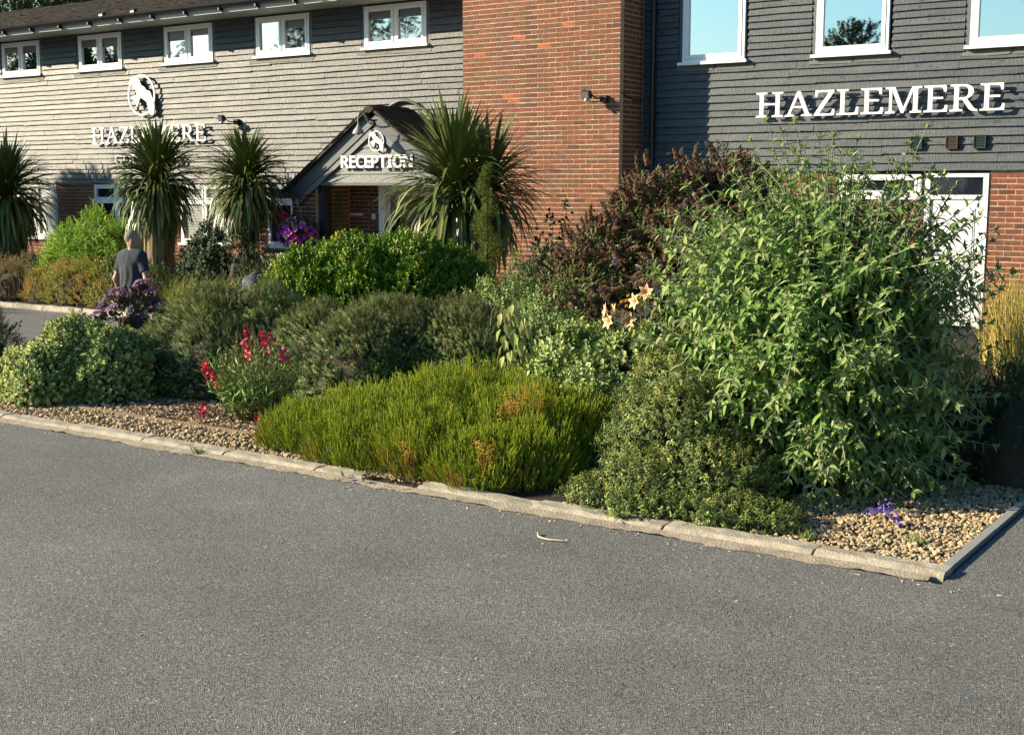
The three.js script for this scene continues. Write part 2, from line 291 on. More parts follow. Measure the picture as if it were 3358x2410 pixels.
// ------------------------------------------------------------------ wing with the long weatherboarded wall
const left = thing('clubhouse_wing', 'long timber clad two storey wing with white windows under a tiled eave', 'building');
const UPW = [[-16.45, -15.08], [-13.73, -12.33], [-11.0, -9.60], [-8.40, -7.02], [-5.68, -4.27]], GW = [[-16.2, -14.77], [-13.45, -12.0], [-10.73, -9.28], [-8.25, -6.85]];
{
  mk('wall', merge([box(-22, -2.96, -0.6, 5.2, -6.5, -0.83)]), M.darkTimber, left);
  const ys = [...courses(2.02, 4.375, 0.106, 0.010), ...courses(4.375, 5.18, 0.115, 0.004).slice(1)];
  boardWall(left, -22, -2.965, ys, -0.745, boardMats, UPW.map(([a, b]) => [a - 0.07, b + 0.07, 4.37, 5.3]));
  UPW.forEach(([a, b]) => {
    windowUnit(left, a, b, 4.425, 5.14, -0.71, { lights: 2, glass: M.glassClear, blindTop: true });
    for (const x of [a - 0.065, b + 0.005]) mk('window_trim', box(x, x + 0.06, 4.36, 5.17, -0.80, -0.725), trimMat, left);
    for (const x of [a - 0.2, (a + b) / 2 - 0.05]) mk('lead_flashing', boardGeo((b - a) / 2 + 0.15, 0.075, 0.036, 1.6), phy([0.17, 0.165, 0.15], 0.5, { bumpMap: grainBump, bumpScale: 0.01 }), left, [x, 4.288 + rnd() * 0.004, -0.738]);
  });
  // ground floor: windows and brick panels
  GW.forEach(([a, b], i) => {
    windowUnit(left, a, b, 0.82, 2.0, -0.74, { lights: 2, transom: 0.26, sash: 0.035, glass: i === 0 ? phy([0.72, 0.76, 0.76], 0.25, { clearcoat: 1, clearcoatRoughness: 0.02 }) : i === 2 ? phy([1, 1, 1], 0.02, { transmission: 1, thickness: 0 }) : M.glassDark });
    if (i === 2) { const bl = sub('venetian_blind', left); slatBlind(bl, a + 0.05, b - 0.05, 0.87, 1.95, -0.80); }
  });
  const panels = [[-22, -16.25], [-14.72, -13.5], [-11.95, -10.78], [-9.23, -8.3], [-6.8, -5.36]];
  const mix = { red: 5, brown: 3, plum: 2, dark: 1.5 }; let all = [];
  for (const [a, b] of panels) { mk('mortar', box(a, b, -0.5, 2.05, -0.9, -0.7535), M.mortar, left); all.push(...bond(a, b, -0.3, 2.0, mix)); }
  for (const [a, b] of GW) { mk('mortar', box(a, b, -0.5, 0.76, -0.9, -0.7535), M.mortar, left); all.push(...bond(a, b, -0.3, 0.75, mix)); }
  const show = (b) => (b.x > -14.8 && b.x < -5.2 && b.y > 0.85 ? 1 : 0) + (b.x < -13.4 ? 0.5 : 0) + (b.x > -7 ? 0.5 : 0);
  all.sort((p, q) => show(q) - show(p)); layBricks(left, all, frontBrick(-0.75), 290);
  // eave: soffit, fascia, gutter with brackets, tiled roof
  mk('soffit', box(-22, -2.96, 5.18, 5.2, -0.83, 0.02), std([0.42, 0.42, 0.40], 0.6), left);
  mk('fascia', box(-22, -2.96, 5.165, 5.33, 0.022, 0.045), std([0.40, 0.40, 0.38], 0.5), left);
  const gp = []; for (let k = 0; k <= 8; k++) { const a = Math.PI * (1 + k / 8); gp.push([Math.cos(a) * 0.078, Math.sin(a) * 0.078]); }
  for (let k = 8; k >= 0; k--) { const a = Math.PI * (1 + k / 8); gp.push([Math.cos(a) * 0.072, Math.sin(a) * 0.072]); }
  const gs = new THREE.Shape(gp.map(([x, y]) => new THREE.Vector2(x, y)));
  const gutter = mk('gutter', new THREE.ExtrudeGeometry(gs, { depth: 19.04, bevelEnabled: false }).rotateY(-Math.PI / 2), M.blackPipe, left, [-2.96, 5.325, 0.115]);
  for (let x = -18; x < -3; x += 0.95) { mk('gutter_bracket', merge([box(x, x + 0.035, 5.195, 5.245, 0.046, 0.15), box(x, x + 0.035, 5.17, 5.195, 0.046, 0.09)]), M.black, left); if (Math.round(x * 10) % 3 === 0) mk('gutter_joint', new THREE.CylinderGeometry(0.084, 0.084, 0.10, 14, 1, false, Math.PI / 2, Math.PI).rotateZ(Math.PI / 2).rotateX(Math.PI), M.black, left, [x + 0.5, 5.325, 0.115]); }
  const sl = Math.atan2(1.08, 3.6), tg = box(-0.08, 0.08, 0, 0.014, -0.16, 0.02); const tiles = [];
  mk('roof_deck', (() => { const g = box(-22, -2.96, -0.04, 0, -3.76, 0); g.rotateX(sl); return g; })(), M.darkTimber, left, [0, 5.325, 0.10]);
  for (let r = 0; r < 37; r++) for (let c = 0; c < 118; c++) tiles.push([-22 + c * 0.162 + (r % 2) * 0.08, r]);
  const im = new THREE.InstancedMesh(tg, std([1, 1, 1], 1, { map: grainMap, bumpMap: grainBump, bumpScale: 0.012 }), tiles.length), o = new THREE.Object3D();
  tiles.forEach(([x, r], i) => { const d = r * 0.1; o.position.set(x, 5.335 + d * Math.sin(sl) + rr(0, 0.010), 0.12 - d * Math.cos(sl)); o.rotation.set(sl - 0.09 + rr(-0.03, 0.03), rr(-0.03, 0.03), rr(-0.03, 0.03)); o.updateMatrix(); im.setMatrixAt(i, o.matrix); const t = rr(0.7, 1.25), m = n2(x * 1.5, r * 0.3) > 0.45 && rnd() < 0.6 ? 1 : 0; im.setColorAt(i, m ? lin(0.085, 0.085, 0.045) : lin(0.058 * t, 0.045 * t, 0.043 * t)); });
  im.name = 'roof_tiles'; im.userData.kind = 'stuff'; left.add(im);
  for (let x = -22; x < -3; x += 0.45) mk('ridge_tile', new THREE.CylinderGeometry(0.11, 0.115, 0.44, 10, 1, false, -Math.PI / 2, Math.PI).rotateX(Math.PI / 2).rotateY(Math.PI / 2), rnd() < 0.6 ? M.mossTile : M.roofTile, left, [x + 0.22, 6.40 + rr(-0.01, 0.012), -3.52]);
}

// ------------------------------------------------------------------ brick tower
{
  const t = thing('brick_tower', 'tall red and brown brick tower with scattered orange bricks beside the porch', 'building');
  mk('mortar', box(-2.952, -0.0035, -0.6, 6.6, -4, -0.0035), M.mortar, t);
  const mix = { red: 1.8, brown: 6, plum: 3, grey: 3.4, tan: 2.6, orange: 0.04, dark: 0.4 };
  let f = bond(-2.96, 0, -0.30, 6.5, mix);
  const orange = [[-1.78, 4.28], [-2.65, 4.04], [-2.0, 3.42], [-1.9, 3.345], [-0.95, 3.9], [-1.07, 3.97], [-0.85, 4.43], [-0.55, 4.35], [-0.55, 4.2], [-0.72, 4.13], [-0.86, 3.97], [-1.4, 4.1]];
  for (const [x, y] of orange) { let best = null, bd = 9; for (const b of f) { const d = Math.hypot(b.x - x, (b.y - y) * 2); if (d < bd) { bd = d; best = b; } } best.tone = best.x < -1.5 || rnd() < 0.35 ? 'orange' : 'red'; }
  for (const b of f) if (Math.abs(b.x + 1.62) < 0.06 && b.w < 0.3) { b.tone = 'dark'; }
  const score = (b) => (b.y > 1.7 && b.y < 5.0 ? 3 : 0) + b.x * 0.5 + (b.tone === 'orange' ? 2 : 0); f.sort((p, q) => score(q) - score(p));
  layBricks(t, f, frontBrick(0), 296);
  const side = bond(-0.70, -0.10, -0.30, 6.5, mix);
  const im = new THREE.InstancedMesh(brickGeos[2], brickInst, side.length), o = new THREE.Object3D(); im.name = 'return_brickwork'; im.userData.kind = 'stuff';
  side.forEach((b, i) => { o.position.set(-0.05 + rr(-0.002, 0.002), b.y + rr(-0.002, 0.002), b.x); o.rotation.set(0, Math.PI / 2, 0); o.scale.set(b.w / 0.215, 1, 1); o.updateMatrix(); im.setMatrixAt(i, o.matrix); im.setColorAt(i, lin(...brickCols[b.tone])); }); t.add(im);
}

// ------------------------------------------------------------------ wing with the door and the large windows
const right = thing('clubhouse_wing', 'dark grey timber clad wing with tall white windows and a white door below', 'building');
{
  const W = [[0.68, 1.70], [2.80, 3.85], [4.95, 6.0], [7.1, 8.15]];
  mk('wall', merge([box(0.0, 11, -0.6, 6.4, -6.5, -0.83)]), M.darkTimber, right);
  const ys = [...courses(2.19, 3.0, 0.122, 0.006), ...courses(3.0, 3.775, 0.104, 0.006).slice(1), ...courses(3.775, 6.3, 0.0985, 0.003).slice(1)];
  boardWall(right, 0.002, 10.9, ys, -0.755, boardMatsR, W.map(([a, b]) => [a - 0.075, b + 0.04, 3.77, 5.75]), [2.2, 4.2]);
  W.forEach(([a, b]) => {
    windowUnit(right, a, b, 3.835, 5.65, -0.70, { glass: M.glassCool, sash: 0.055 });
    mk('window_trim', box(a - 0.07, a - 0.005, 3.775, 5.7, -0.82, -0.735), trimMat, right);
    for (const x of [a - 0.1, (a + b) / 2 + 0.05]) mk('lead_flashing', boardGeo((b - a) / 2 + 0.1, 0.075, 0.036, 1.6), phy([0.16, 0.155, 0.145], 0.5, { bumpMap: grainBump, bumpScale: 0.01 }), right, [x, 3.70 + rnd() * 0.004, -0.75]);
  });
  // door
  const d = sub('door', right), X0 = 4.43, X1 = 5.28;
  mk('door_frame', merge([box(X0, X0 + 0.07, 0.05, 2.15, -0.83, -0.745), box(X1 - 0.07, X1, 0.05, 2.15, -0.83, -0.745), box(X0 + 0.07, X1 - 0.07, 2.10, 2.15, -0.83, -0.745), box(X0 + 0.07, X1 - 0.07, 1.80, 1.86, -0.83, -0.75)]), M.white, d);
  mk('transom_pane', box(X0 + 0.07, X1 - 0.07, 1.86, 2.10, -0.80, -0.79), M.glassDark, d);
  mk('door_leaf', box(X0 + 0.075, X1 - 0.075, 0.07, 1.795, -0.82, -0.775), M.white, d);
  mk('door_panel', merge([box(X0 + 0.17, X1 - 0.17, 0.95, 1.68, -0.774, -0.765), box(X0 + 0.19, X1 - 0.19, 0.97, 1.66, -0.764, -0.757), box(X0 + 0.17, X1 - 0.17, 0.2, 0.82, -0.774, -0.765)]), M.whiteMatt, d);
  mk('handle', merge([box(X0 + 0.1, X0 + 0.13, 0.95, 1.15, -0.774, -0.762), box(X0 + 0.1, X0 + 0.22, 1.04, 1.06, -0.75, -0.735)]), M.metalGrey, d);
  windowUnit(right, 3.2, 4.36, 1.84, 2.14, -0.76, { glass: M.glassDark, sash: 0.03 });
  windowUnit(right, 1.0, 2.2, 0.9, 2.14, -0.76, { glass: M.glassDark, sash: 0.03, lights: 2 });
  const mix = { red: 5, brown: 2.2, plum: 2, dark: 1.2, grey: 0.7 }; const all = [];
  for (const [a, b, y1] of [[0.0, 0.95, 2.18], [2.25, 3.15, 2.18], [3.15, 4.39, 1.78], [5.29, 10.9, 2.18]]) { mk('mortar', box(a, b, -0.5, y1 + 0.01, -0.9, -0.7635), M.mortar, right); all.push(...bond(a, b, -0.3, y1 - 0.02, mix)); }
  const sc = (b) => (b.x > 5.2 && b.x < 6.3 && b.y > 0.3 ? 2 : 0) + (b.x > 3 && b.x < 4.4 && b.y > 0.8 ? 1 : 0); all.sort((p, q) => sc(q) - sc(p));
  layBricks(right, all, frontBrick(-0.76), 240);
  const dp = thing('downpipe', 'black round drainpipe in the shaded corner beside the brick tower', 'pipe');
  mk('pipe', new THREE.CylinderGeometry(0.036, 0.036, 6.6, 14).translate(0, 3.0, 0), M.blackPipe, dp, [0.20, 0, -0.66]);
  for (const y of [1.6, 3.1, 4.6]) mk('pipe_clip', merge([new THREE.CylinderGeometry(0.044, 0.044, 0.05, 14), box(-0.06, 0.06, -0.02, 0.02, -0.075, -0.03)]), M.black, dp, [0.20, y, -0.66]);
}

// ------------------------------------------------------------------ entrance porch
{
  const p = thing('entrance_porch', 'grey gabled entrance porch with tiled roof and dark brick recess', 'porch'), xc = -4.70, py = 3.34, hw = 2.04, drop = 1.41, sl = Math.atan2(drop, hw), L = Math.hypot(hw, drop);
  const at = (y) => hw * (py - y) / drop;
  const ys = courses(2.03, 3.22, 0.145, 0.004);
  for (let i = 0; i < ys.length - 1; i++) {
    const b = at(ys[i]) - 0.16, t = Math.max(0.02, at(ys[i + 1] + 0.02) - 0.16), y0 = ys[i], y1 = ys[i + 1] + 0.02;
    const pos = [-b, y0, -0.05, b, y0, -0.05, -b, y0, 0.034, b, y0, 0.034, -t, y1, 0.012, t, y1, 0.012, -t, y1, -0.05, t, y1, -0.05], uo = rnd(), vo = rnd();
    const uv = []; for (let k = 0; k < 8; k++) uv.push(pos[k * 3] / 4 + uo, vo + (k < 4 ? 0 : 0.28));
    mk('weatherboard', flat(geoFrom(pos, [0, 1, 3, 0, 3, 2, 2, 3, 5, 2, 5, 4, 4, 5, 7, 4, 7, 6, 0, 2, 4, 0, 4, 6, 1, 5, 3, 1, 7, 5], uv)), phy([0.115, 0.125, 0.128], 0.5, { map: woodMap, bumpMap: woodBump, bumpScale: 0.003 }), p, [xc, 0, 0.16]);
  }
  for (const s of [-1, 1]) {
    const g = box(0, L + 0.05, -0.235, 0, 0, 0.03); if (s < 0) g.rotateZ(-Math.PI).translate(0, 0, 0); const o = sub('verge', p); o.position.set(xc, py - 0.02, 0);
    const bb = mk('bargeboard', box(0, L + 0.02, -0.26, -0.035, 0.215, 0.245), trimMat, o), bb2 = mk('bargeboard_lit_strip', box(0.1, L - 0.02, -0.36, -0.262, 0.205, 0.228), phy([0.13, 0.14, 0.145], 0.5, { bumpMap: woodBump, bumpScale: 0.002 }), o);  // lower bargeboard strip: its sunlight is put into the lighter colour
    const vt = mk('roof_slab', box(0, L + 0.06, -0.034, -0.006, -1.0, 0.33), M.darkTimber, o);
    for (let k = 0; k < 24; k++) mk('verge_tile', box(k * 0.105, k * 0.105 + 0.12, -0.004 + (k % 2) * 0.003, 0.016 + rr(0, 0.008), 0.2, 0.345 + rr(-0.012, 0.012)), rnd() < 0.6 ? M.mossTile : M.roofTile, o);
    const tg = box(-0.02, 0.15, 0, 0.014, -0.08, 0.08), im = new THREE.InstancedMesh(tg, M.roofTile, 24 * 7), q = new THREE.Object3D(); let n = 0;
    for (let k = 0; k < 24; k++) for (let c = 0; c < 7; c++) { q.position.set(k * 0.105, 0.002 + rr(0, 0.006), 0.13 - c * 0.163 - (k % 2) * 0.08); q.rotation.set(rr(-0.02, 0.02), 0, 0.09 + rr(-0.02, 0.02)); q.updateMatrix(); im.setMatrixAt(n++, q.matrix); }
    im.name = 'roof_tiles'; im.userData.kind = 'stuff'; o.add(im);
    o.rotation.z = -sl; if (s < 0) { o.scale.x = -1; o.rotation.z = sl; }
  }
  for (let k = 0; k < 3; k++) mk('ridge_tile', new THREE.CylinderGeometry(0.10, 0.105, 0.42, 8, 1, false, -Math.PI / 2, Math.PI).rotateX(Math.PI / 2), k ? M.roofTile : M.mossTile, p, [xc, py - 0.035, 0.14 - k * 0.40]);
  mk('flashing', tube([V(xc - 0.75, py - 0.28, -0.69), V(xc - 0.3, py + 0.08, -0.68), V(xc + 0.05, py + 0.12, -0.66), V(xc + 0.5, py - 0.12, -0.68), V(xc + 1.4, py - 0.78, -0.69)], 0.03, 0.03, 5, 14), phy([0.10, 0.10, 0.10], 0.5), p);
  mk('ceiling', box(xc - 1.35, xc + 1.7, 2.00, 2.025, -0.82, 0.15), std([0.2, 0.2, 0.2], 0.8), p);
  mk('lintel', box(xc - 1.42, xc + 1.72, 1.985, 2.028, 0.16, 0.205), trimMat, p);
  // brick pillars
  for (const [a, b] of [[-6.72, -6.13], [-3.3, -2.965]]) {
    const bl = sub('pillar', p); mk('mortar', box(a + 0.004, b - 0.004, -0.5, 2.0, -0.74, 0.1465), M.mortar, bl);
    layBricks(bl, bond(a, b, -0.3, 1.98, { red: 2, brown: 4, plum: 3, dark: 1 }), frontBrick(0.15), 120);
    const side = bond(-0.72, 0.04, -0.3, 1.98, { brown: 3, plum: 3, dark: 2 });
    layBricks(bl, side, (o, q) => { o.position.set(b - 0.05, q.y, q.x); o.rotation.set(0, Math.PI / 2, 0); }, 0);
  }
  mk('door_post', box(-6.10, -5.99, -0.4, 1.985, -0.1, 0.1), M.darkTimber, p);
  const d = sub('door', p);
  mk('door_frame', merge([box(-5.34, -5.22, -0.3, 1.98, -0.78, -0.64), box(-5.22, -3.6, 1.9, 1.98, -0.78, -0.64), box(-3.7, -3.6, -0.3, 1.9, -0.78, -0.64)]), M.white, d);
  mk('door_leaf', merge([box(-5.215, -5.12, -0.28, 1.89, -0.75, -0.70), box(-3.8, -3.705, -0.28, 1.89, -0.75, -0.70), box(-5.12, -3.8, 1.80, 1.89, -0.75, -0.70)]), std([0.55, 0.55, 0.52], 0.5), d);
  mk('door_pane', box(-5.12, -3.8, -0.28, 1.80, -0.735, -0.725), M.glassDark, d);
  mk('handle', box(-5.19, -5.16, 1.1, 1.35, -0.69, -0.65), M.black, d);
  mk('letter_plate', box(-6.12, -5.81, 1.435, 1.48, -0.748, -0.738), M.whiteMatt, p); mk('entry_keypad', box(-5.585, -5.50, 1.37, 1.47, -0.748, -0.725), M.whiteMatt, p);
  mk('wall_cable', tube([V(0.002, 3.38, -0.05), V(0.012, 3.33, -0.25), V(0.012, 3.28, -0.45), V(0.012, 3.29, -0.7)], 0.008, 0.008, 5, 10), M.black, scene.getObjectByName('brick_tower'));
}

// ------------------------------------------------------------------ lettering and emblems
const serif = await new FontLoader().loadAsync('fonts/droid/droid_serif_regular.typeface.json');
const sans = await new FontLoader().loadAsync('fonts/droid/droid_sans_bold.typeface.json');
function sign(name, label, text, font, x0, y0, width, height, z, depth, gap, fat = 0) {
  const s = thing(name, label, 'sign lettering'), gl = []; let cx = 0, mx = 0;
  for (const ch of text) {
    if (ch === ' ') { cx += 0.35; continue; }
    const g = new TextGeometry(ch, { font, size: 1, depth: 0.001, curveSegments: 6, bevelEnabled: fat > 0, bevelThickness: 0.001, bevelSize: fat, bevelSegments: 1 }); g.computeBoundingBox(); const b = g.boundingBox;
    g.translate(-b.min.x, 0, 0); gl.push([g, cx, ch]); cx += b.max.x - b.min.x + gap; mx = Math.max(mx, b.max.y);
  }
  const kx = width / (cx - gap), ky = height / mx;
  for (const [g, x] of gl) { const p = g.attributes.position; for (let i = 0; i < p.count; i++) p.setZ(i, p.getZ(i) > 0.0005 ? depth : 0); g.scale(kx, ky, 1); g.computeVertexNormals(); mk('letter', g, M.white, s, [x0 + x * kx, y0, z]); }
  for (const [, x] of gl) for (const yy of [0.25, 0.75]) mk('stand_off', new THREE.CylinderGeometry(0.006, 0.006, 0.07, 6).rotateX(Math.PI / 2), M.metalGrey, s, [x0 + x * kx + 0.05, y0 + height * yy, z - 0.035]);
  return s;
}
sign('wall_lettering', 'large white serif letters HAZLEMERE on the dark grey wall above the door', 'HAZLEMERE', serif, 1.94, 2.975, 3.52, 0.355, -0.66, 0.03, 0.07, 0.004);
sign('wall_lettering', 'large white serif letters HAZLEMERE behind the palms on the long wall', 'HAZLEMERE', serif, -13.30, 2.86, 3.52, 0.335, -0.65, 0.03, 0.07, 0.004);
sign('wall_lettering', 'smaller white serif words hidden behind the palm crown on the long wall', 'GOLF CLUB', serif, -12.58, 2.42, 2.05, 0.20, -0.65, 0.025, 0.08, 0.01);
sign('porch_lettering', 'white capital letters RECEPTION across the porch gable', 'RECEPTION', sans, -5.42, 2.285, 1.60, 0.215, 0.235, 0.03, 0.05, 0.0);
{
  const bird = [[440, 510], [455, 430], [500, 360], [570, 320], [650, 308], [730, 340], [775, 400], [790, 480], [825, 565], [880, 592], [930, 640], [950, 690], [1000, 722], [1060, 735], [1090, 800], [1120, 900], [1150, 980], [1190, 1090], [1197, 1200], [1186, 1320], [1168, 1440], [1148, 1385], [1130, 1440], [1096, 1445], [1082, 1390], [1060, 1415], [1040, 1330], [1010, 1250], [990, 1150], [970, 1060], [905, 1000], [840, 950], [780, 912], [745, 990], [720, 1070], [690, 1172], [650, 1150], [622, 1080], [600, 1010], [540, 962], [490, 930], [520, 880], [560, 850], [640, 830], [680, 800], [655, 720], [625, 660], [604, 600], [580, 552], [520, 548]];
  const emblem = (label, R, pos) => {
    const e = thing('emblem', label, 'emblem'); e.position.set(...pos);
    const ring = new THREE.Shape(); ring.absarc(0, 0, R, 0, Math.PI * 2); const h = new THREE.Path(); h.absarc(0, 0, R * 0.90, 0, Math.PI * 2); ring.holes.push(h);
    mk('ring', new THREE.ExtrudeGeometry(ring, { depth: 0.02, bevelEnabled: false, curveSegments: 40 }), M.white, e);
    const s = new THREE.Shape(bird.map(([x, y]) => new THREE.Vector2((x - 808) / 412 * R, -(y - 845) / 605 * R)));
    mk('bird', new THREE.ExtrudeGeometry(s, { depth: 0.026, bevelEnabled: false }), M.white, e, [0, 0, -0.003]);
    for (const [a, b] of [[-0.2, 0.5], [0.3, -0.2], [0.0, -0.94]]) mk('stand_off', new THREE.CylinderGeometry(0.008, 0.008, 0.07, 6).rotateX(Math.PI / 2), M.metalGrey, e, [a * R, b * R, -0.036]);
  };
  emblem('large round white emblem with a bird on the long timber wall', 0.42, [-11.66, 3.82, -0.645]);
  emblem('small round white emblem with a bird on the porch gable', 0.172, [-4.62, 2.735, 0.235]);
}

// ------------------------------------------------------------------ lamps, vents and other fittings
{
  const gl = thing('swan_neck_lamp', 'grey swan neck lamp with bell shade on the porch gable', 'lamp');
  mk('wall_plate', new THREE.CylinderGeometry(0.04, 0.045, 0.03, 14).rotateX(Math.PI / 2), M.black, gl, [-4.69, 3.03, 0.255]);
  mk('neck', tube([V(-4.69, 3.03, 0.26), V(-4.69, 3.04, 0.34), V(-4.675, 3.12, 0.44), V(-4.67, 3.2, 0.52), V(-4.68, 3.19, 0.60), V(-4.70, 3.10, 0.615), V(-4.71, 2.98, 0.60)], 0.013, 0.013, 8, 28), M.metalGrey, gl);
  mk('shade', new THREE.LatheGeometry([[0.02, 0.10], [0.03, 0.07], [0.055, 0.04], [0.085, 0], [0.10, -0.045], [0.103, -0.055], [0.096, -0.05], [0.08, -0.005], [0.03, 0.05]].map(([a, b]) => new THREE.Vector2(a, b)), 24), M.metalGrey, gl, [-4.71, 2.90, 0.60]);
  mk('bulb', new THREE.SphereGeometry(0.035, 12, 8), M.lampGlass, gl, [-4.71, 2.86, 0.60]);
  const flood = (label, x, y, z, zw) => {
    const f = thing('floodlight', label, 'floodlight');
    mk('head', merge([box(-0.085, 0.085, -0.06, 0.06, 0, 0.055), box(-0.06, 0.06, -0.04, 0.04, -0.03, 0)]), M.black, f, [x, y, z]).rotation.set(0.25, -0.25, 0);
    mk('lens', box(-0.07, 0.07, -0.046, 0.046, 0.056, 0.06), M.lampGlass, f, [x, y, z]).rotation.set(0.25, -0.25, 0);
    mk('bracket', merge([tube([V(x + 0.08, y - 0.01, z + 0.02), V(x + 0.13, y - 0.06, z - 0.02), V(x + 0.19, y - 0.07, zw + 0.02)], 0.012, 0.012, 6), tube([V(x - 0.05, y - 0.05, z), V(x + 0.08, y - 0.12, z - 0.03), V(x + 0.19, y - 0.08, zw + 0.02)], 0.008, 0.008, 6)]), M.black, f);
    mk('junction_box', box(x + 0.14, x + 0.25, y - 0.12, y - 0.02, zw, zw + 0.07), M.black, f);
    mk('sensor', new THREE.SphereGeometry(0.028, 10, 8), M.whiteMatt, f, [x - 0.01, y - 0.09, z + 0.03]);
  };
  flood('black floodlight on the corner of the brick tower', -0.45, 3.36, 0.20, 0.0);
  flood('small black floodlight on the long timber wall', -9.15, 3.28, -0.5, -0.715);
  const dc = thing('dome_camera', 'small white dome camera where the boards meet the brick tower', 'camera');
  mk('base', new THREE.CylinderGeometry(0.05, 0.055, 0.04, 16).rotateX(Math.PI / 2), M.white, dc, [-3.06, 4.12, -0.69]); mk('dome', new THREE.SphereGeometry(0.045, 14, 10), M.lampGlass, dc, [-3.06, 4.11, -0.66]);
  [['dark louvred vent half hidden by the tall silvery shrub tips', 4.30], ['bronze louvred vent in the middle of three above the door', 4.78], ['dark louvred vent above the white door furthest from the tower', 5.15]].forEach(([label, x], i) => {
    const v = thing('wall_vent', label, 'vent', 'vents above the door'), m = std(i === 1 ? [0.06, 0.04, 0.03] : [0.02, 0.035, 0.035], 0.5), y = 2.57;
    mk('frame', merge([box(-0.08, -0.068, -0.09, 0.09, 0, 0.06), box(0.068, 0.08, -0.09, 0.09, 0, 0.06), box(-0.068, 0.068, 0.078, 0.09, 0, 0.06), box(-0.068, 0.068, -0.09, -0.078, 0, 0.06), box(-0.068, 0.068, -0.078, 0.078, 0, 0.004)]), m, v, [x, y, -0.735]);
    for (let k = 0; k < 7; k++) { const s = mk('louvre', box(-0.067, 0.067, -0.011, 0.011, -0.002, 0.002), m, v, [x, y - 0.066 + k * 0.022, -0.69]); s.rotation.x = -0.7; }
  });
  const wb = thing('low_wall', 'low white painted block wall behind the palm trunk near the porch', 'wall');
  for (let k = 0; k < 4; k++) mk('block', box(-8.05 + k * 0.31, -7.76 + k * 0.31, -0.3, 0.74 + rr(-0.01, 0.01), 0.02, 0.16), M.kerb, wb);
  const bo = thing('boulder', 'smooth blue grey boulder between the palm trunk and the bright hedge', 'stone');
  const bg = new THREE.IcosahedronGeometry(0.2, 4), bp = bg.attributes.position; for (let i = 0; i < bp.count; i++) { const v = V(bp.getX(i), bp.getY(i), bp.getZ(i)), k = 1 + 0.15 * n3(v.x * 4, v.y * 4, v.z * 4); bp.setXYZ(i, v.x * k, v.y * k * 1.5, v.z * k); } bg.computeVertexNormals();
  mk('stone', bg, std([0.06, 0.075, 0.09], 0.7, { map: grainMap }), bo, [-4.85, 0.36, 2.95]);
}

// ------------------------------------------------------------------ plant toolkit
function leafGeo(len, wid, o = {}) {   // along +y, face towards +z
  const { segs = 2, fold = 0.25, bend = 0.25, base = 0.2, peak = 0.85 } = o, pos = [], idx = [];
  for (let i = 0; i <= segs; i++) { const t = i / segs, w = i === segs ? 0.0 : Math.max(i ? 0 : base, Math.sin(Math.PI * Math.pow(t * 0.96 + 0.04, peak))) * wid / 2, y = len * t, z = -bend * len * t * t; if (i === segs) pos.push(0, y, z); else pos.push(-w, y, z + fold * w, 0, y, z, w, y, z + fold * w); }
  for (let i = 0; i < segs - 1; i++) { const a = i * 3; idx.push(a, a + 1, a + 3, a + 1, a + 4, a + 3, a + 1, a + 2, a + 4, a + 2, a + 5, a + 4); }
  const a = (segs - 1) * 3; idx.push(a, a + 1, a + 3, a + 1, a + 2, a + 3);
  return geoFrom(pos, idx);
}
const UPV = V(0, 1, 0);
function toward(d, roll = 0) { const q = new THREE.Quaternion().setFromUnitVectors(UPV, d.clone().normalize()); return q.multiply(new THREE.Quaternion().setFromAxisAngle(UPV, roll)); }
const rdir = () => { const z = rr(-1, 1), a = rr(0, 6.283), r = Math.sqrt(1 - z * z); return V(r * Math.cos(a), z, r * Math.sin(a)); };
function sprig(o) {   // a shoot along +y with leaves around it
  const { n = 10, L = 0.08, len = 0.02, wid = 0.01, splay = 55, stem = 0.0015, pairs = false, tuft = true } = o, l = [], m = new THREE.Matrix4();
  for (let i = 0; i < n; i++) {
    const t = pairs ? Math.floor(i / 2) / Math.max(1, Math.floor((n - 1) / 2)) : i / Math.max(1, n - 1), a = pairs ? (i % 2) * Math.PI + Math.floor(i / 2) * 1.57 + rr(-0.3, 0.3) : i * 2.4 + rr(-0.4, 0.4), sp = (splay * (tuft ? 1 - 0.6 * t : 1) + rr(-12, 12)) * D2R;
    const d = V(Math.sin(sp) * Math.cos(a), Math.cos(sp), Math.sin(sp) * Math.sin(a)), s = rr(0.75, 1.2) * (o.taper ? 1 - o.taper * t : 1), g = leafGeo(len * s, wid * s, o.leaf || {});
    // the leaf's upper face looks back to the shoot's tip
    const y = d.clone(), z = V(0, 1, 0).addScaledVector(y, -y.y).normalize(), x = y.clone().cross(z); m.makeBasis(x, y, z).setPosition(0, L * (0.1 + 0.9 * t), 0); g.applyMatrix4(m); l.push(g);
  }
  if (stem) { const g = new THREE.CylinderGeometry(stem * 0.6, stem, L, 3, 1, true).translate(0, L / 2, 0); l.push(g); }
  return merge(l);
}
function scatter(parent, name, geos, mat, pts) {   // pts: {p, d, s, c, roll}
  geos = Array.isArray(geos) ? geos : [geos]; const parts = geos.map(() => []); pts.forEach((p, i) => parts[i % geos.length].push(p));
  const o = new THREE.Object3D();
  parts.forEach((l, k) => {
    if (!l.length) return; const im = new THREE.InstancedMesh(geos[k], mat, l.length); im.name = name; im.userData.kind = 'stuff'; im.castShadow = im.receiveShadow = true;
    l.forEach((q, i) => { o.position.copy(q.p); o.quaternion.copy(q.q || toward(q.d, q.roll ?? rr(0, 6.28))); o.scale.setScalar(q.s ?? 1); o.updateMatrix(); im.setMatrixAt(i, o.matrix); if (q.c) im.setColorAt(i, q.c); }); parent.add(im);
  });
}
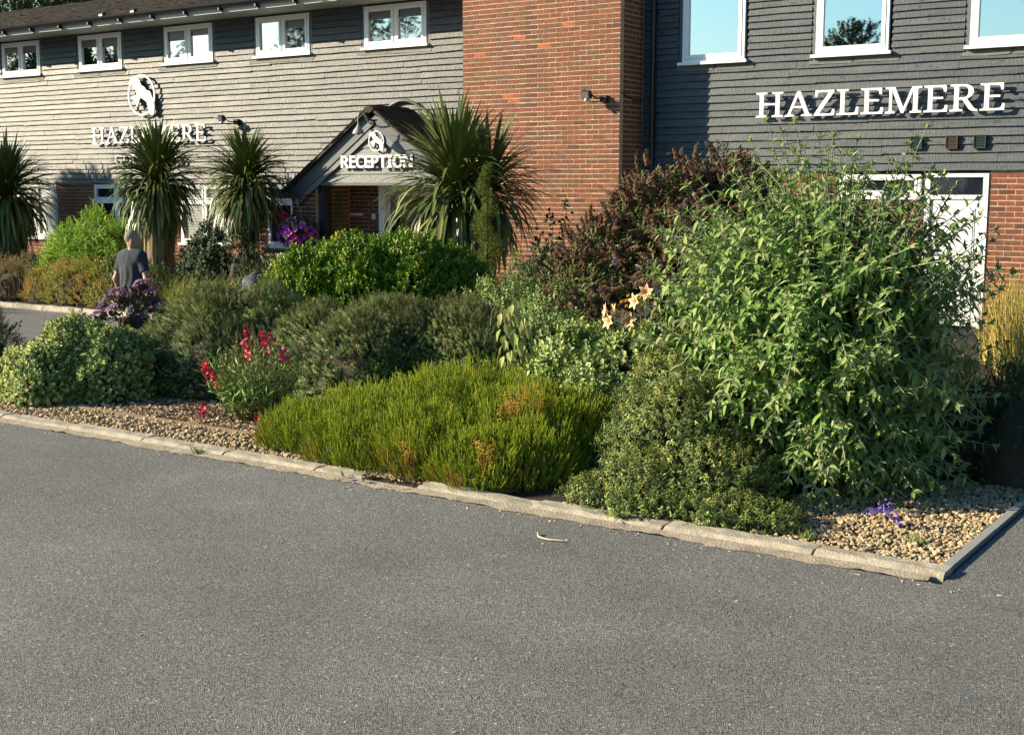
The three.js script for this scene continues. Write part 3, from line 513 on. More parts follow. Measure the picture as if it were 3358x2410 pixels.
// points over a clump of rounded lobes [x, z, radius, height, squash]; every lobe sits on the ground
function lobePts(lobes, n, o = {}) {
  const { up = 0.4, jit = 0.35, deep = 0.14, rough = 0.12, freq = 3, low = 0.02, shape = 2.0 } = o, out = [], w = lobes.map((l) => l[2] * (l[2] + l[3])), W = w.reduce((a, b) => a + b, 0); let guard = 0;
  while (out.length < n && guard++ < n * 12) {
    let r = rnd() * W, k = 0; while ((r -= w[k]) > 0) k++; const [x, z, R, H, y0 = null] = lobes[k], gy = y0 ?? groundY(x, z);
    const d = rdir(); d.y = Math.abs(d.y); const bump = 1 + rough * n3(x + d.x * freq * R, d.y * freq * H + k, z + d.z * freq * R) + rough * 0.5 * n3(x + d.x * freq * 3 * R, d.y * freq * 3 * H + k, z + d.z * freq * 3 * R), inn = 1 - deep * rnd() * rnd();
    const e = Math.pow(Math.pow(Math.abs(d.x), shape) + Math.pow(d.y, shape) + Math.pow(Math.abs(d.z), shape), -1 / shape);
    const p = V(x + d.x * R * bump * inn * e, gy + low + d.y * H * bump * inn * e, z + d.z * R * bump * inn * e);
    let inside = false; for (let j = 0; j < lobes.length && !inside; j++) if (j !== k) { const [a, b, S, T, yb = null] = lobes[j]; const g2 = yb ?? groundY(a, b); inside = ((p.x - a) ** 2 + (p.z - b) ** 2) / (S * S) + ((p.y - g2) / T) ** 2 < 0.72; }
    if (inside) continue;
    const nrm = V(d.x / R, d.y / H, d.z / R).normalize(), dir = nrm.clone().multiplyScalar(1 - up).addScaledVector(UPV, up).addScaledVector(rdir(), jit).normalize();
    out.push({ p, d: dir, n: nrm, h: (p.y - gy) / H, lobe: k });
  }
  return out;
}
function darkCore(parent, lobes, k = 0.80, mat = M.twig) {  // solid core in twig brown, added to block light through the foliage
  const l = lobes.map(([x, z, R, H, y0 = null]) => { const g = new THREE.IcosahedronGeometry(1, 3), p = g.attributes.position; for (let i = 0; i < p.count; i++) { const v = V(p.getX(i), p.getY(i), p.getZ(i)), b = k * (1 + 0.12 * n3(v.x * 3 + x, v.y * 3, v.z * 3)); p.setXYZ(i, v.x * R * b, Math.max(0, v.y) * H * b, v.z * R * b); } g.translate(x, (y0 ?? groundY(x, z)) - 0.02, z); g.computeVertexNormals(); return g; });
  mk('dark_core', merge(l), mat, parent);
}
const vary = (base, amt = 0.2, warm = 0.1) => { const b = 1 + rr(-amt, amt), w = rr(-warm, warm); return lin(base[0] * b * (1 + w) * 1.08, base[1] * b, base[2] * b * (1 - w) * 0.86); };
function shrub(name, label, category, lobes, o) {
  const t = thing(name, label, category, o.group); darkCore(t, lobes, o.core ?? 0.8, o.coreMat);
  const pts = lobePts(lobes, o.n, o);
  for (const q of pts) { q.s = rr(0.7, 1.3) * (o.size ?? 1); let c = o.colors[0]; if (o.color) c = o.color(q) || c; else if (o.colors.length > 1) { const k = n3(q.p.x * (o.patch ?? 2), q.p.y * (o.patch ?? 2), q.p.z * (o.patch ?? 2)) * 0.5 + 0.5 + rr(-0.25, 0.25); c = o.colors[clamp(Math.floor(k * o.colors.length), 0, o.colors.length - 1)]; } q.c = vary(c, o.amt ?? 0.22, o.warm ?? 0.1); }
  scatter(t, 'foliage', o.sprigs, o.mat, pts); return t;
}
const white1 = (rough, t) => leafMat([1, 1, 1], rough, t);
const glossy = white1(0.52), satin = white1(0.6), matt = white1(0.7), thin = white1(0.9, 0.28);

// ------------------------------------------------------------------ gravel, bark and litter
{
  const peb = [0, 1, 2, 3].map(() => { const g = new THREE.IcosahedronGeometry(1, 1), p = g.attributes.position, o = rr(0, 50); for (let i = 0; i < p.count; i++) { const v = V(p.getX(i), p.getY(i), p.getZ(i)), k = 1 + 0.35 * n3(v.x * 1.3 + o, v.y * 1.3, v.z * 1.3); p.setXYZ(i, v.x * k, v.y * k * 0.62, v.z * k * 0.8); } g.computeVertexNormals(); return g; });
  const cols = [[0.66, 0.55, 0.37], [0.58, 0.46, 0.29], [0.72, 0.62, 0.45], [0.45, 0.35, 0.22], [0.62, 0.46, 0.26], [0.40, 0.34, 0.26]], rock = std([1, 1, 1], 0.85, { bumpMap: grainBump, bumpScale: 0.004 });
  const lay = (name, n, x0, x1, z0, z1, ok, s0, s1) => {
    const o = new THREE.Object3D(), sets = peb.map(() => []);
    for (let i = 0; i < n; i++) { const x = rr(x0, x1), z = rr(z0, z1); if (!ok(x, z)) continue; sets[i % 4].push([x, z]); }
    sets.forEach((l, k) => { const im = new THREE.InstancedMesh(peb[k], rock, l.length); im.name = numbered(name); im.userData.kind = 'stuff'; l.forEach(([x, z], i) => { const s = rr(s0, s1) * (rnd() < 0.06 ? 1.6 : 1); o.position.set(x, groundY(x, z) + s * rr(0.1, 1.1), z); o.rotation.set(rr(-0.5, 0.5), rr(0, 6.28), rr(-0.5, 0.5)); o.scale.setScalar(s); o.updateMatrix(); im.setMatrixAt(i, o.matrix); im.setColorAt(i, vary(pick(cols), 0.2, 0.08)); }); im.castShadow = im.receiveShadow = true; scene.add(im); tag(im, 'pale beige gravel scattered over the flower bed beside the kerb', 'gravel', 'gravel in the bed'); });
  };
  const soilPatch = (x, z) => smooth(0.75, 0.3, Math.hypot((x - 1.5) / 1.15, (z - 9.55) / 0.42)) ;
  lay('gravel', 17000, -6, 2.9, 9.0, 10.62, (x, z) => z > 9.35 - 0.25 * smooth(-2, 2, x) && rnd() > 0.82 * soilPatch(x, z), 0.007, 0.015);
  lay('gravel', 15000, 5.6, 8.0, 8.4, 10.62, (x, z) => z > 10.62 - 0.12 - 2.0 * smooth(6.2, 7.3, x), 0.006, 0.013);
  lay('gravel', 1200, 2.9, 5.0, 10.4, 10.62, () => true, 0.006, 0.012);
  const chip = box(-0.5, 0.5, -0.06, 0.06, -0.2, 0.2), im = new THREE.InstancedMesh(chip, std([1, 1, 1], 0.95), 1500), o = new THREE.Object3D();
  for (let i = 0; i < 1500; i++) { const a = rr(0, 6.28), r = Math.sqrt(rnd()), x = 1.5 + Math.cos(a) * r * 1.3, z = 9.5 + Math.sin(a) * r * 0.55; o.position.set(x, groundY(x, z) + rr(0.008, 0.02), z); o.rotation.set(rr(-0.4, 0.4), rr(0, 6.28), rr(-0.4, 0.4)); const s = rr(0.015, 0.05); o.scale.setScalar(s); o.updateMatrix(); im.setMatrixAt(i, o.matrix); im.setColorAt(i, pick([lin(0.12, 0.05, 0.03), lin(0.07, 0.04, 0.03), lin(0.16, 0.09, 0.06), lin(0.25, 0.18, 0.12)])); }
  im.name = 'bark_chippings'; im.userData.kind = 'stuff'; scene.add(im); tag(im, 'reddish brown bark chippings below the pink flowering plant', 'bark');
  // litter on the asphalt and along the kerb
  const crumb = new THREE.InstancedMesh(peb[1], std([1, 1, 1], 0.9), 520);
  for (let i = 0; i < 520; i++) { const near = rnd() < 0.55, x = rr(-5, 8.5), z = near ? 10.84 + Math.abs(rr(-0.13, 0.13)) : rr(10.9, 15.5), s = rr(0.003, 0.007); o.position.set(x, s * 0.4, z); o.rotation.set(0, rr(0, 6.28), 0); o.scale.set(s * rr(1, 2.2), s * 0.7, s); o.updateMatrix(); crumb.setMatrixAt(i, o.matrix); crumb.setColorAt(i, vary(pick([[0.5, 0.42, 0.3], [0.35, 0.28, 0.18], [0.6, 0.55, 0.45]]), 0.2)); }
  crumb.name = 'grit'; crumb.userData.kind = 'stuff'; scene.add(crumb); tag(crumb, 'pale grit and crumbs lying on the asphalt by the kerb', 'grit');
  const tw = thing('fallen_twig', 'short pale curved twig lying on the asphalt', 'twig'); mk('stick', tube([V(5.88, 0.012, 11.21), V(5.92, 0.010, 11.27), V(6.0, 0.010, 11.29), V(6.09, 0.012, 11.27)], 0.007, 0.004, 5, 10), std([0.55, 0.45, 0.30], 0.8), tw);
  const dl = thing('dead_leaves', 'small heap of dry leaves and a white scrap in the gap of the kerb', 'leaf litter');
  for (let i = 0; i < 34; i++) { const g = leafGeo(rr(0.03, 0.06), rr(0.015, 0.03), { bend: rr(0.1, 0.5) }); const q = mk('dry_leaf', g, std(pick([[0.30, 0.20, 0.10], [0.22, 0.13, 0.06], [0.42, 0.33, 0.2], [0.16, 0.10, 0.06]]), 0.8), dl, [rr(4.0, 4.6), rr(0.01, 0.04), rr(10.58, 10.85)]); q.rotation.set(rr(1.2, 1.9), rr(0, 6.28), rr(0, 6.28)); }
  mk('scrap', leafGeo(0.07, 0.04), M.whiteMatt, dl, [4.38, 0.045, 10.70]).rotation.set(1.3, 0, 1.2);
}

// ------------------------------------------------------------------ front row of the bed
const smallLeaf = { fold: 0.2, bend: 0.2 };
shrub('euonymus_bush', 'low rounded bush with cream edged variegated leaves at the end of the gravel', 'shrub', [[-0.42, 9.6, 0.50, 0.70], [-0.70, 9.85, 0.38, 0.46], [-0.1, 9.5, 0.44, 0.62], [-0.4, 9.98, 0.34, 0.42]],
  { n: 6800, sprigs: [0, 1, 2].map(() => sprig({ n: 11, L: 0.045, len: 0.021, wid: 0.014, splay: 65 })), mat: satin, colors: [[0.10, 0.17, 0.075], [0.26, 0.32, 0.16]], up: 0.35,
    color: (q) => { const cream = smooth(-0.25, -0.8, q.p.x + 0.25 * n3(q.p.x * 3, q.p.y * 3, q.p.z * 3)); return rnd() < 0.14 + cream * 0.8 ? [0.52, 0.60, 0.26] : rnd() < 0.45 ? [0.30, 0.40, 0.16] : [0.12, 0.22, 0.07]; } });
const lonSprigs = [0, 1, 2, 3].map(() => sprig({ n: 14, L: 0.10, len: 0.016, wid: 0.009, splay: 70, tuft: false, stem: 0.0022 }));
const lonTone = (q) => q.h > 0.8 && rnd() < 0.2 ? [0.17, 0.15, 0.05] : rnd() < 0.26 ? [0.22, 0.30, 0.10] : [0.064, 0.108, 0.030];
shrub('box_honeysuckle_bush', 'dark fine leaved bush between the variegated bush and the pink flowers', 'shrub', [[0.15, 8.45, 0.66, 0.96], [0.62, 8.1, 0.60, 1.0], [0.55, 8.75, 0.5, 0.68], [0.0, 8.85, 0.46, 0.60]],
  { n: 10500, size: 0.8, sprigs: lonSprigs, mat: glossy, colors: [[0.066, 0.078, 0.034]], color: lonTone, up: 0.25, jit: 0.5, rough: 0.08 });
shrub('box_honeysuckle_bush', 'broad dark olive bush with brownish top behind the bright green heather', 'shrub', [[1.4, 8.15, 0.6, 0.84], [1.95, 7.8, 0.8, 0.98], [2.5, 7.5, 0.72, 0.98], [2.85, 7.7, 0.5, 0.78], [1.95, 8.25, 0.58, 0.78]],
  { n: 17000, size: 0.8, sprigs: lonSprigs, mat: glossy, colors: [[0.07, 0.078, 0.034]], color: (q) => q.h > 0.72 && rnd() < 0.3 ? [0.15, 0.16, 0.06] : lonTone(q), up: 0.25, jit: 0.5, rough: 0.07 });
{ // wispy shoots standing out of the dark bushes
  for (const [nm, x0, x1, z0, z1, h] of [['a', -0.2, 0.9, 8.0, 8.6, 0.95], ['b', 1.2, 3.1, 7.2, 8.0, 0.93]]) {
    const host = scene.children.filter((o) => o.name.startsWith('box_honeysuckle_bush'))[nm === 'a' ? 0 : 1], l = [];
    for (let i = 0; i < 45; i++) { const x = rr(x0, x1), z = rr(z0, z1), L = rr(0.10, 0.26); const a = V(x, groundY(x, z) + h - 0.12, z), b = V(x + rr(-0.1, 0.1), groundY(x, z) + h - 0.12 + L, z + rr(-0.1, 0.1)); l.push(tube([a, a.clone().lerp(b, 0.5).add(V(rr(-0.03, 0.03), 0, rr(-0.03, 0.03))), b], 0.003, 0.0015, 3, 4)); for (let k = 0; k < 12; k++) { const g = leafGeo(0.016, 0.009); g.applyQuaternion(toward(rdir())); g.translate(...a.clone().lerp(b, 0.25 + 0.75 * k / 12).toArray()); l.push(g); } }
    mk('shoots', merge(l), std([0.17, 0.16, 0.07], 0.7), host).userData.kind = 'stuff';
  }
}
{ // bright green heather along the kerb
  const spike = [0, 1, 2].map(() => { const l = []; const L = 0.10; for (let i = 0; i < 16; i++) { const t = i / 15, a = i * 2.4, g = leafGeo(0.013, 0.0035, { segs: 1, base: 1 }), d = V(Math.cos(a) * 0.6, 0.8, Math.sin(a) * 0.6); g.applyQuaternion(toward(d, rr(0, 6))); g.translate(0, L * t, 0); l.push(g); } l.push(new THREE.CylinderGeometry(0.002, 0.0035, L, 4, 1, true).translate(0, L / 2, 0)); return merge(l); });
  shrub('heather_mound', 'large bright yellow green heather mound spilling over the kerb', 'heather', [[3.0, 10.0, 0.42, 0.27], [3.45, 9.78, 0.6, 0.40], [4.1, 9.42, 0.78, 0.55], [4.75, 9.6, 0.66, 0.50], [5.0, 10.05, 0.40, 0.34], [4.3, 10.05, 0.56, 0.40], [3.7, 10.12, 0.48, 0.33], [4.8, 10.25, 0.4, 0.30]],
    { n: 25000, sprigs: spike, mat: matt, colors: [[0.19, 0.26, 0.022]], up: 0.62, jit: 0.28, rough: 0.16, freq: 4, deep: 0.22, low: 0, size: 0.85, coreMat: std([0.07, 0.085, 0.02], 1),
      color: (q) => { const dry = q.h < 0.35 && n3(q.p.x * 3, q.p.y * 3, q.p.z * 3) > 0.25; return dry && rnd() < 0.5 ? [0.24, 0.15, 0.05] : rnd() < 0.3 ? [0.30, 0.35, 0.03] : rnd() < 0.3 ? [0.13, 0.20, 0.02] : [0.20, 0.28, 0.02]; } });
  const ys = thing('golden_shoots', 'yellow feathery dying shoots at the side of the bright heather', 'plant'), sp = [0, 1].map(() => sprig({ n: 12, L: 0.09, len: 0.022, wid: 0.007, splay: 65, tuft: false }));
  const pts = []; for (const [x, y, z, r] of [[4.88, 0.50, 9.87, 0.14], [4.84, 0.38, 9.95, 0.12], [5.0, 0.42, 9.82, 0.13], [4.35, 0.12, 10.5, 0.09], [5.0, 0.14, 10.5, 0.08], [4.95, 0.2, 10.42, 0.08]]) for (let i = 0; i < 34; i++) pts.push({ p: V(x, y, z).addScaledVector(rdir(), r * Math.sqrt(rnd())), d: V(rr(-0.5, 0.5), 1, rr(-0.2, 0.6)).normalize(), s: rr(0.7, 1.2), c: vary(pick([[0.42, 0.30, 0.04], [0.34, 0.25, 0.05], [0.36, 0.17, 0.05]]), 0.2) });
  scatter(ys, 'foliage', sp, matt, pts);
}
shrub('cotoneaster_bush', 'dark glossy small leaved bush creeping onto the kerb below the tall silvery shrub', 'shrub', [[5.74, 9.15, 0.44, 0.86], [6.08, 9.65, 0.44, 0.66], [5.80, 9.7, 0.34, 0.56], [5.55, 8.75, 0.36, 0.80], [6.4, 9.9, 0.38, 0.34], [6.05, 10.12, 0.34, 0.24], [6.6, 10.3, 0.30, 0.09], [6.2, 10.38, 0.30, 0.10], [5.85, 10.36, 0.24, 0.10], [6.9, 10.3, 0.2, 0.05]],
  { n: 13000, sprigs: [0, 1, 2].map(() => sprig({ n: 11, L: 0.08, len: 0.017, wid: 0.010, splay: 72, tuft: false, stem: 0.002 })), mat: glossy, colors: [[0.065, 0.092, 0.04]], up: 0.2, jit: 0.6, rough: 0.14, freq: 4, color: (q) => rnd() < 0.25 ? [0.24, 0.30, 0.09] : q.h > 0.75 && rnd() < 0.35 ? [0.17, 0.18, 0.045] : [0.075, 0.12, 0.034] });
shrub('mint_green_bush', 'pale green round leaved bush beside the drooping plant', 'shrub', [[4.5, 8.5, 0.46, 0.72], [4.9, 8.35, 0.38, 0.78], [4.35, 8.15, 0.4, 0.78], [4.75, 8.85, 0.36, 0.52]],
  { n: 3000, sprigs: [0, 1, 2].map(() => sprig({ n: 9, L: 0.08, len: 0.036, wid: 0.026, splay: 65 })), mat: satin, colors: [[0.22, 0.31, 0.10], [0.32, 0.41, 0.17]], up: 0.35 });
shrub('pale_euonymus', 'soft green loose bush in front of the topiary spiral', 'shrub', [[2.2, 6.1, 0.55, 1.34], [2.7, 5.8, 0.5, 1.36], [1.75, 6.0, 0.4, 1.2], [3.0, 6.5, 0.5, 1.22], [3.4, 7.2, 0.45, 1.0]],
  { n: 4200, sprigs: [0, 1].map(() => sprig({ n: 9, L: 0.10, len: 0.032, wid: 0.017, splay: 55 })), mat: satin, colors: [[0.14, 0.22, 0.07], [0.24, 0.34, 0.13]], up: 0.5, rough: 0.16 });
shrub('shaded_evergreen', 'deep green evergreen between the topiary spiral and the brown flowered shrub', 'shrub', [[0.95, 3.5, 0.6, 1.45], [1.55, 3.9, 0.6, 1.35], [0.45, 2.6, 0.5, 1.3], [2.0, 4.6, 0.5, 1.35]],
  { n: 3400, sprigs: [0, 1].map(() => sprig({ n: 9, L: 0.10, len: 0.045, wid: 0.022, splay: 60 })), mat: glossy, colors: [[0.05, 0.095, 0.035]], up: 0.35 });
shrub('edge_shrub', 'dark glossy shrub cut off by the picture edge beside the variegated bush', 'shrub', [[-1.55, 10.0, 0.5, 0.85], [-2.1, 10.0, 0.5, 0.8]],
  { n: 1800, sprigs: [0, 1].map(() => sprig({ n: 10, L: 0.08, len: 0.024, wid: 0.012, splay: 65 })), mat: satin, colors: [[0.06, 0.09, 0.04]], up: 0.4 });
shrub('griselinia_hedge', 'large clipped apple green hedge in front of the reception porch', 'hedge', [[-0.58, 6.2, 0.64, 1.50], [-0.12, 5.85, 0.76, 1.68], [0.34, 5.5, 0.74, 1.68], [0.72, 5.25, 0.58, 1.50], [-0.82, 6.4, 0.38, 1.22]],
  { n: 14000, sprigs: [0, 1, 2].map(() => sprig({ n: 10, L: 0.07, len: 0.036, wid: 0.017, splay: 50 })), mat: glossy, colors: [[0.12, 0.23, 0.02], [0.16, 0.28, 0.024]], up: 0.45, shape: 2.6, rough: 0.06, freq: 4, color: (q) => rnd() < 0.03 || (q.p.x < -0.9 && q.h > 0.75 && rnd() < 0.45) ? [0.42, 0.38, 0.05] : rnd() < 0.4 ? [0.17, 0.29, 0.026] : [0.115, 0.22, 0.02] });
shrub('privet_hedge', 'low dark clipped hedge in the shade of the tall silvery shrub', 'hedge', [[7.5, 7.4, 0.55, 0.80], [8.1, 7.5, 0.6, 0.82], [8.8, 7.6, 0.65, 0.84], [9.5, 7.7, 0.6, 0.84], [7.9, 8.1, 0.5, 0.7], [7.3, 8.1, 0.4, 0.6]],
  { n: 5200, sprigs: [0, 1].map(() => sprig({ n: 9, L: 0.06, len: 0.024, wid: 0.011, splay: 60 })), mat: satin, colors: [[0.055, 0.085, 0.033]], up: 0.4, shape: 2.6, rough: 0.07 });
{ // topiary spiral
  const t = thing('topiary_spiral', 'clipped conifer topiary spiral standing before the brick tower', 'topiary'), X = -0.13, Z = 3.3, pts = [];
  mk('trunk', tube([V(X, -0.35, Z), V(X, 1.0, Z), V(X, 2.2, Z)], 0.04, 0.012, 6), M.bark, t);
  const lob = []; for (let k = 0; k < 95; k++) { const u = k / 94, y = -0.3 + 2.5 * u, a = u * 4.6 * 6.283 + 1.0, R = 0.40 * (1 - u) + 0.05; lob.push([X + Math.cos(a) * R * 0.48, y, Z + Math.sin(a) * R * 0.48, R * 0.54]); }
  for (const [x, y, z, r] of lob) for (let i = 0; i < 46; i++) { const d = rdir(); pts.push({ p: V(x, y, z).addScaledVector(d, r * rr(0.8, 1.02)), d: d.add(V(0, 0.4, 0)).addScaledVector(rdir(), 0.3).normalize(), s: rr(0.7, 1.2), c: vary(pick([[0.12, 0.17, 0.025], [0.16, 0.20, 0.03], [0.09, 0.135, 0.025]]), 0.2) }); }
  scatter(t, 'foliage', [0, 1].map(() => sprig({ n: 12, L: 0.055, len: 0.016, wid: 0.005, splay: 40 })), matt, pts);
}

// ------------------------------------------------------------------ cordyline palms
const palmGeo = [];   // [elevation class][variant]: a strap leaf leaving the crown at that angle and bending under its weight
for (let e = 0; e < 15; e++) {
  palmGeo.push([0, 1, 2].map((v) => {
    const e0 = (86 - e * 12) * D2R, k = (v * 0.4 + 0.15 + 0.9 * Math.max(0, Math.cos(e0))) * (e < 2 ? 0.5 : 1), n = 7, pos = [], idx = []; let r = 0.03, y = 0;
    for (let i = 0; i <= n; i++) {
      const t = i / n, a = Math.max(e0 - k * Math.pow(t, 1.4), -1.5), w = i === n ? 0.0005 : 0.0195 * Math.pow(Math.sin(Math.PI * (0.12 + 0.86 * t)), 0.7) + 0.004, tw = 0.25 * (v - 1) * t;
      pos.push(r, y + 0.35 * w + tw * w, -w, r, y, 0, r, y + 0.35 * w - tw * w, w); r += Math.cos(a) / n; y += Math.sin(a) / n;
    }
    for (let i = 0; i < n; i++) { const a = i * 3; idx.push(a, a + 1, a + 3, a + 1, a + 4, a + 3, a + 1, a + 2, a + 4, a + 2, a + 5, a + 4); }
    return geoFrom(pos, idx);
  }));
}
const palmMats = [[0.088, 0.122, 0.026], [0.112, 0.145, 0.034], [0.070, 0.100, 0.024], [0.21, 0.21, 0.06]].map((c) => std(c, 0.42)), deadMats = [[0.24, 0.165, 0.085], [0.18, 0.115, 0.06], [0.30, 0.22, 0.12]].map((c) => std(c, 0.8));
function palm(label, x, z, gy, heads, o) {
  const t = thing('cordyline_palm', label, 'palm tree', 'cordyline palms by the building');
  const [hx, hy, hz] = heads[0];
  mk('trunk', (() => { const g = tube([V(x, gy, z), V(x + (hx - x) * 0.4, gy + (hy - gy) * 0.5, z + (hz - z) * 0.4), V(hx, hy, hz)], o.trunk ?? 0.11, (o.trunk ?? 0.11) * 0.8, 10, 24), p = g.attributes.position; for (let i = 0; i < p.count; i++) p.setXYZ(i, p.getX(i) + rr(-0.008, 0.008), p.getY(i), p.getZ(i) + rr(-0.008, 0.008)); g.computeVertexNormals(); return g; })(), M.bark, t);
  for (const h of heads.slice(1)) mk('branch', tube([V(x, gy + 0.6, z), V((x + h[0]) / 2, (gy + h[1]) / 2 + 0.3, (z + h[2]) / 2), V(h[0], h[1], h[2])], 0.08, 0.06, 8), M.bark, t);
  heads.forEach(([cx, cy, cz, L, n, dead]) => {
    for (let i = 0; i < n; i++) {
      const u = Math.pow(i / n, 0.85), e = clamp(Math.floor(u * (o.low ?? 13.2) + rr(-0.7, 0.7)), 0, 14), g = pick(palmGeo[e]);
      const q = mk('leaf', g, e > 9 && rnd() < (dead ?? 0.4) ? pick(deadMats) : e > 7 && rnd() < 0.5 ? palmMats[3] : pick(palmMats), t, [cx, cy + 0.12 - u * 0.42, cz]); const s = L * rr(0.78, 1.12) * (e > 9 ? 0.9 : 1);
      q.scale.set(s, s, s * (o.width ?? 1)); q.rotation.set(rr(-0.12, 0.12), i * 2.39996 + rr(-0.25, 0.25), rr(-0.1, 0.1));
    }
  });
  const extra = []; heads.forEach(([cx, cy, cz, L, n]) => { for (let i = 0; i < n * (o.fill ?? 2.6); i++) { const e = clamp(Math.floor(Math.pow(rnd(), 0.9) * (o.low ?? 13.2)), 1, 14), g = pick(palmGeo[e]).clone(), s = L * rr(0.7, 1.0); g.scale(s, s, s); g.rotateY(rr(0, 6.28)); g.translate(cx, cy + 0.12 - e / 15 * 0.45, cz); extra.push(g); } });
  mk('inner_leaves', merge(extra), palmMats[0], t).userData.kind = 'stuff';
  if (o.skirt) { const l = []; for (let i = 0; i < o.skirt; i++) { const g = pick(palmGeo[14]).clone(), s = rr(0.55, 1.0) * o.skirtL; g.scale(s, s, s * 1.3); g.translate(rr(0.10, 0.20), 0, 0); g.rotateY(rr(0, 6.28)); g.translate(hx, hy - 0.22 - rr(0, 0.35), hz); l.push(g); } const sk = mk('dead_leaf_skirt', merge(l), deadMats[0], t); sk.userData.kind = 'stuff'; }
  return t;
}
palm('dark drooping cordyline palm cut off by the picture edge in front of the windows', -14.75, 0.5, -0.25, [[-14.75, 1.80, 0.5, 1.25, 270, 0.15]], { skirt: 40, skirtL: 1.1, low: 14.4 });
palm('cordyline palm with long brown skirt of dead leaves hiding the wall lettering', -9.55, 0.8, -0.25, [[-9.58, 2.08, 0.8, 1.12, 285, 0.25]], { skirt: 150, skirtL: 1.35, low: 13.0 });
palm('slender cordyline palm with bare dark trunk beside the porch', -7.2, 0.8, -0.25, [[-7.22, 2.05, 0.8, 0.98, 285, 0.5]], { skirt: 36, skirtL: 0.8, low: 13.6, trunk: 0.13 });
palm('biggest cordyline palm with two heads in front of the brick tower', -1.55, 1.9, -0.30, [[-1.62, 1.93, 2.0, 1.34, 200, 0.45], [-1.2, 1.90, 1.75, 1.12, 98, 0.3]], { skirt: 110, skirtL: 1.1, low: 13.4, trunk: 0.13 });

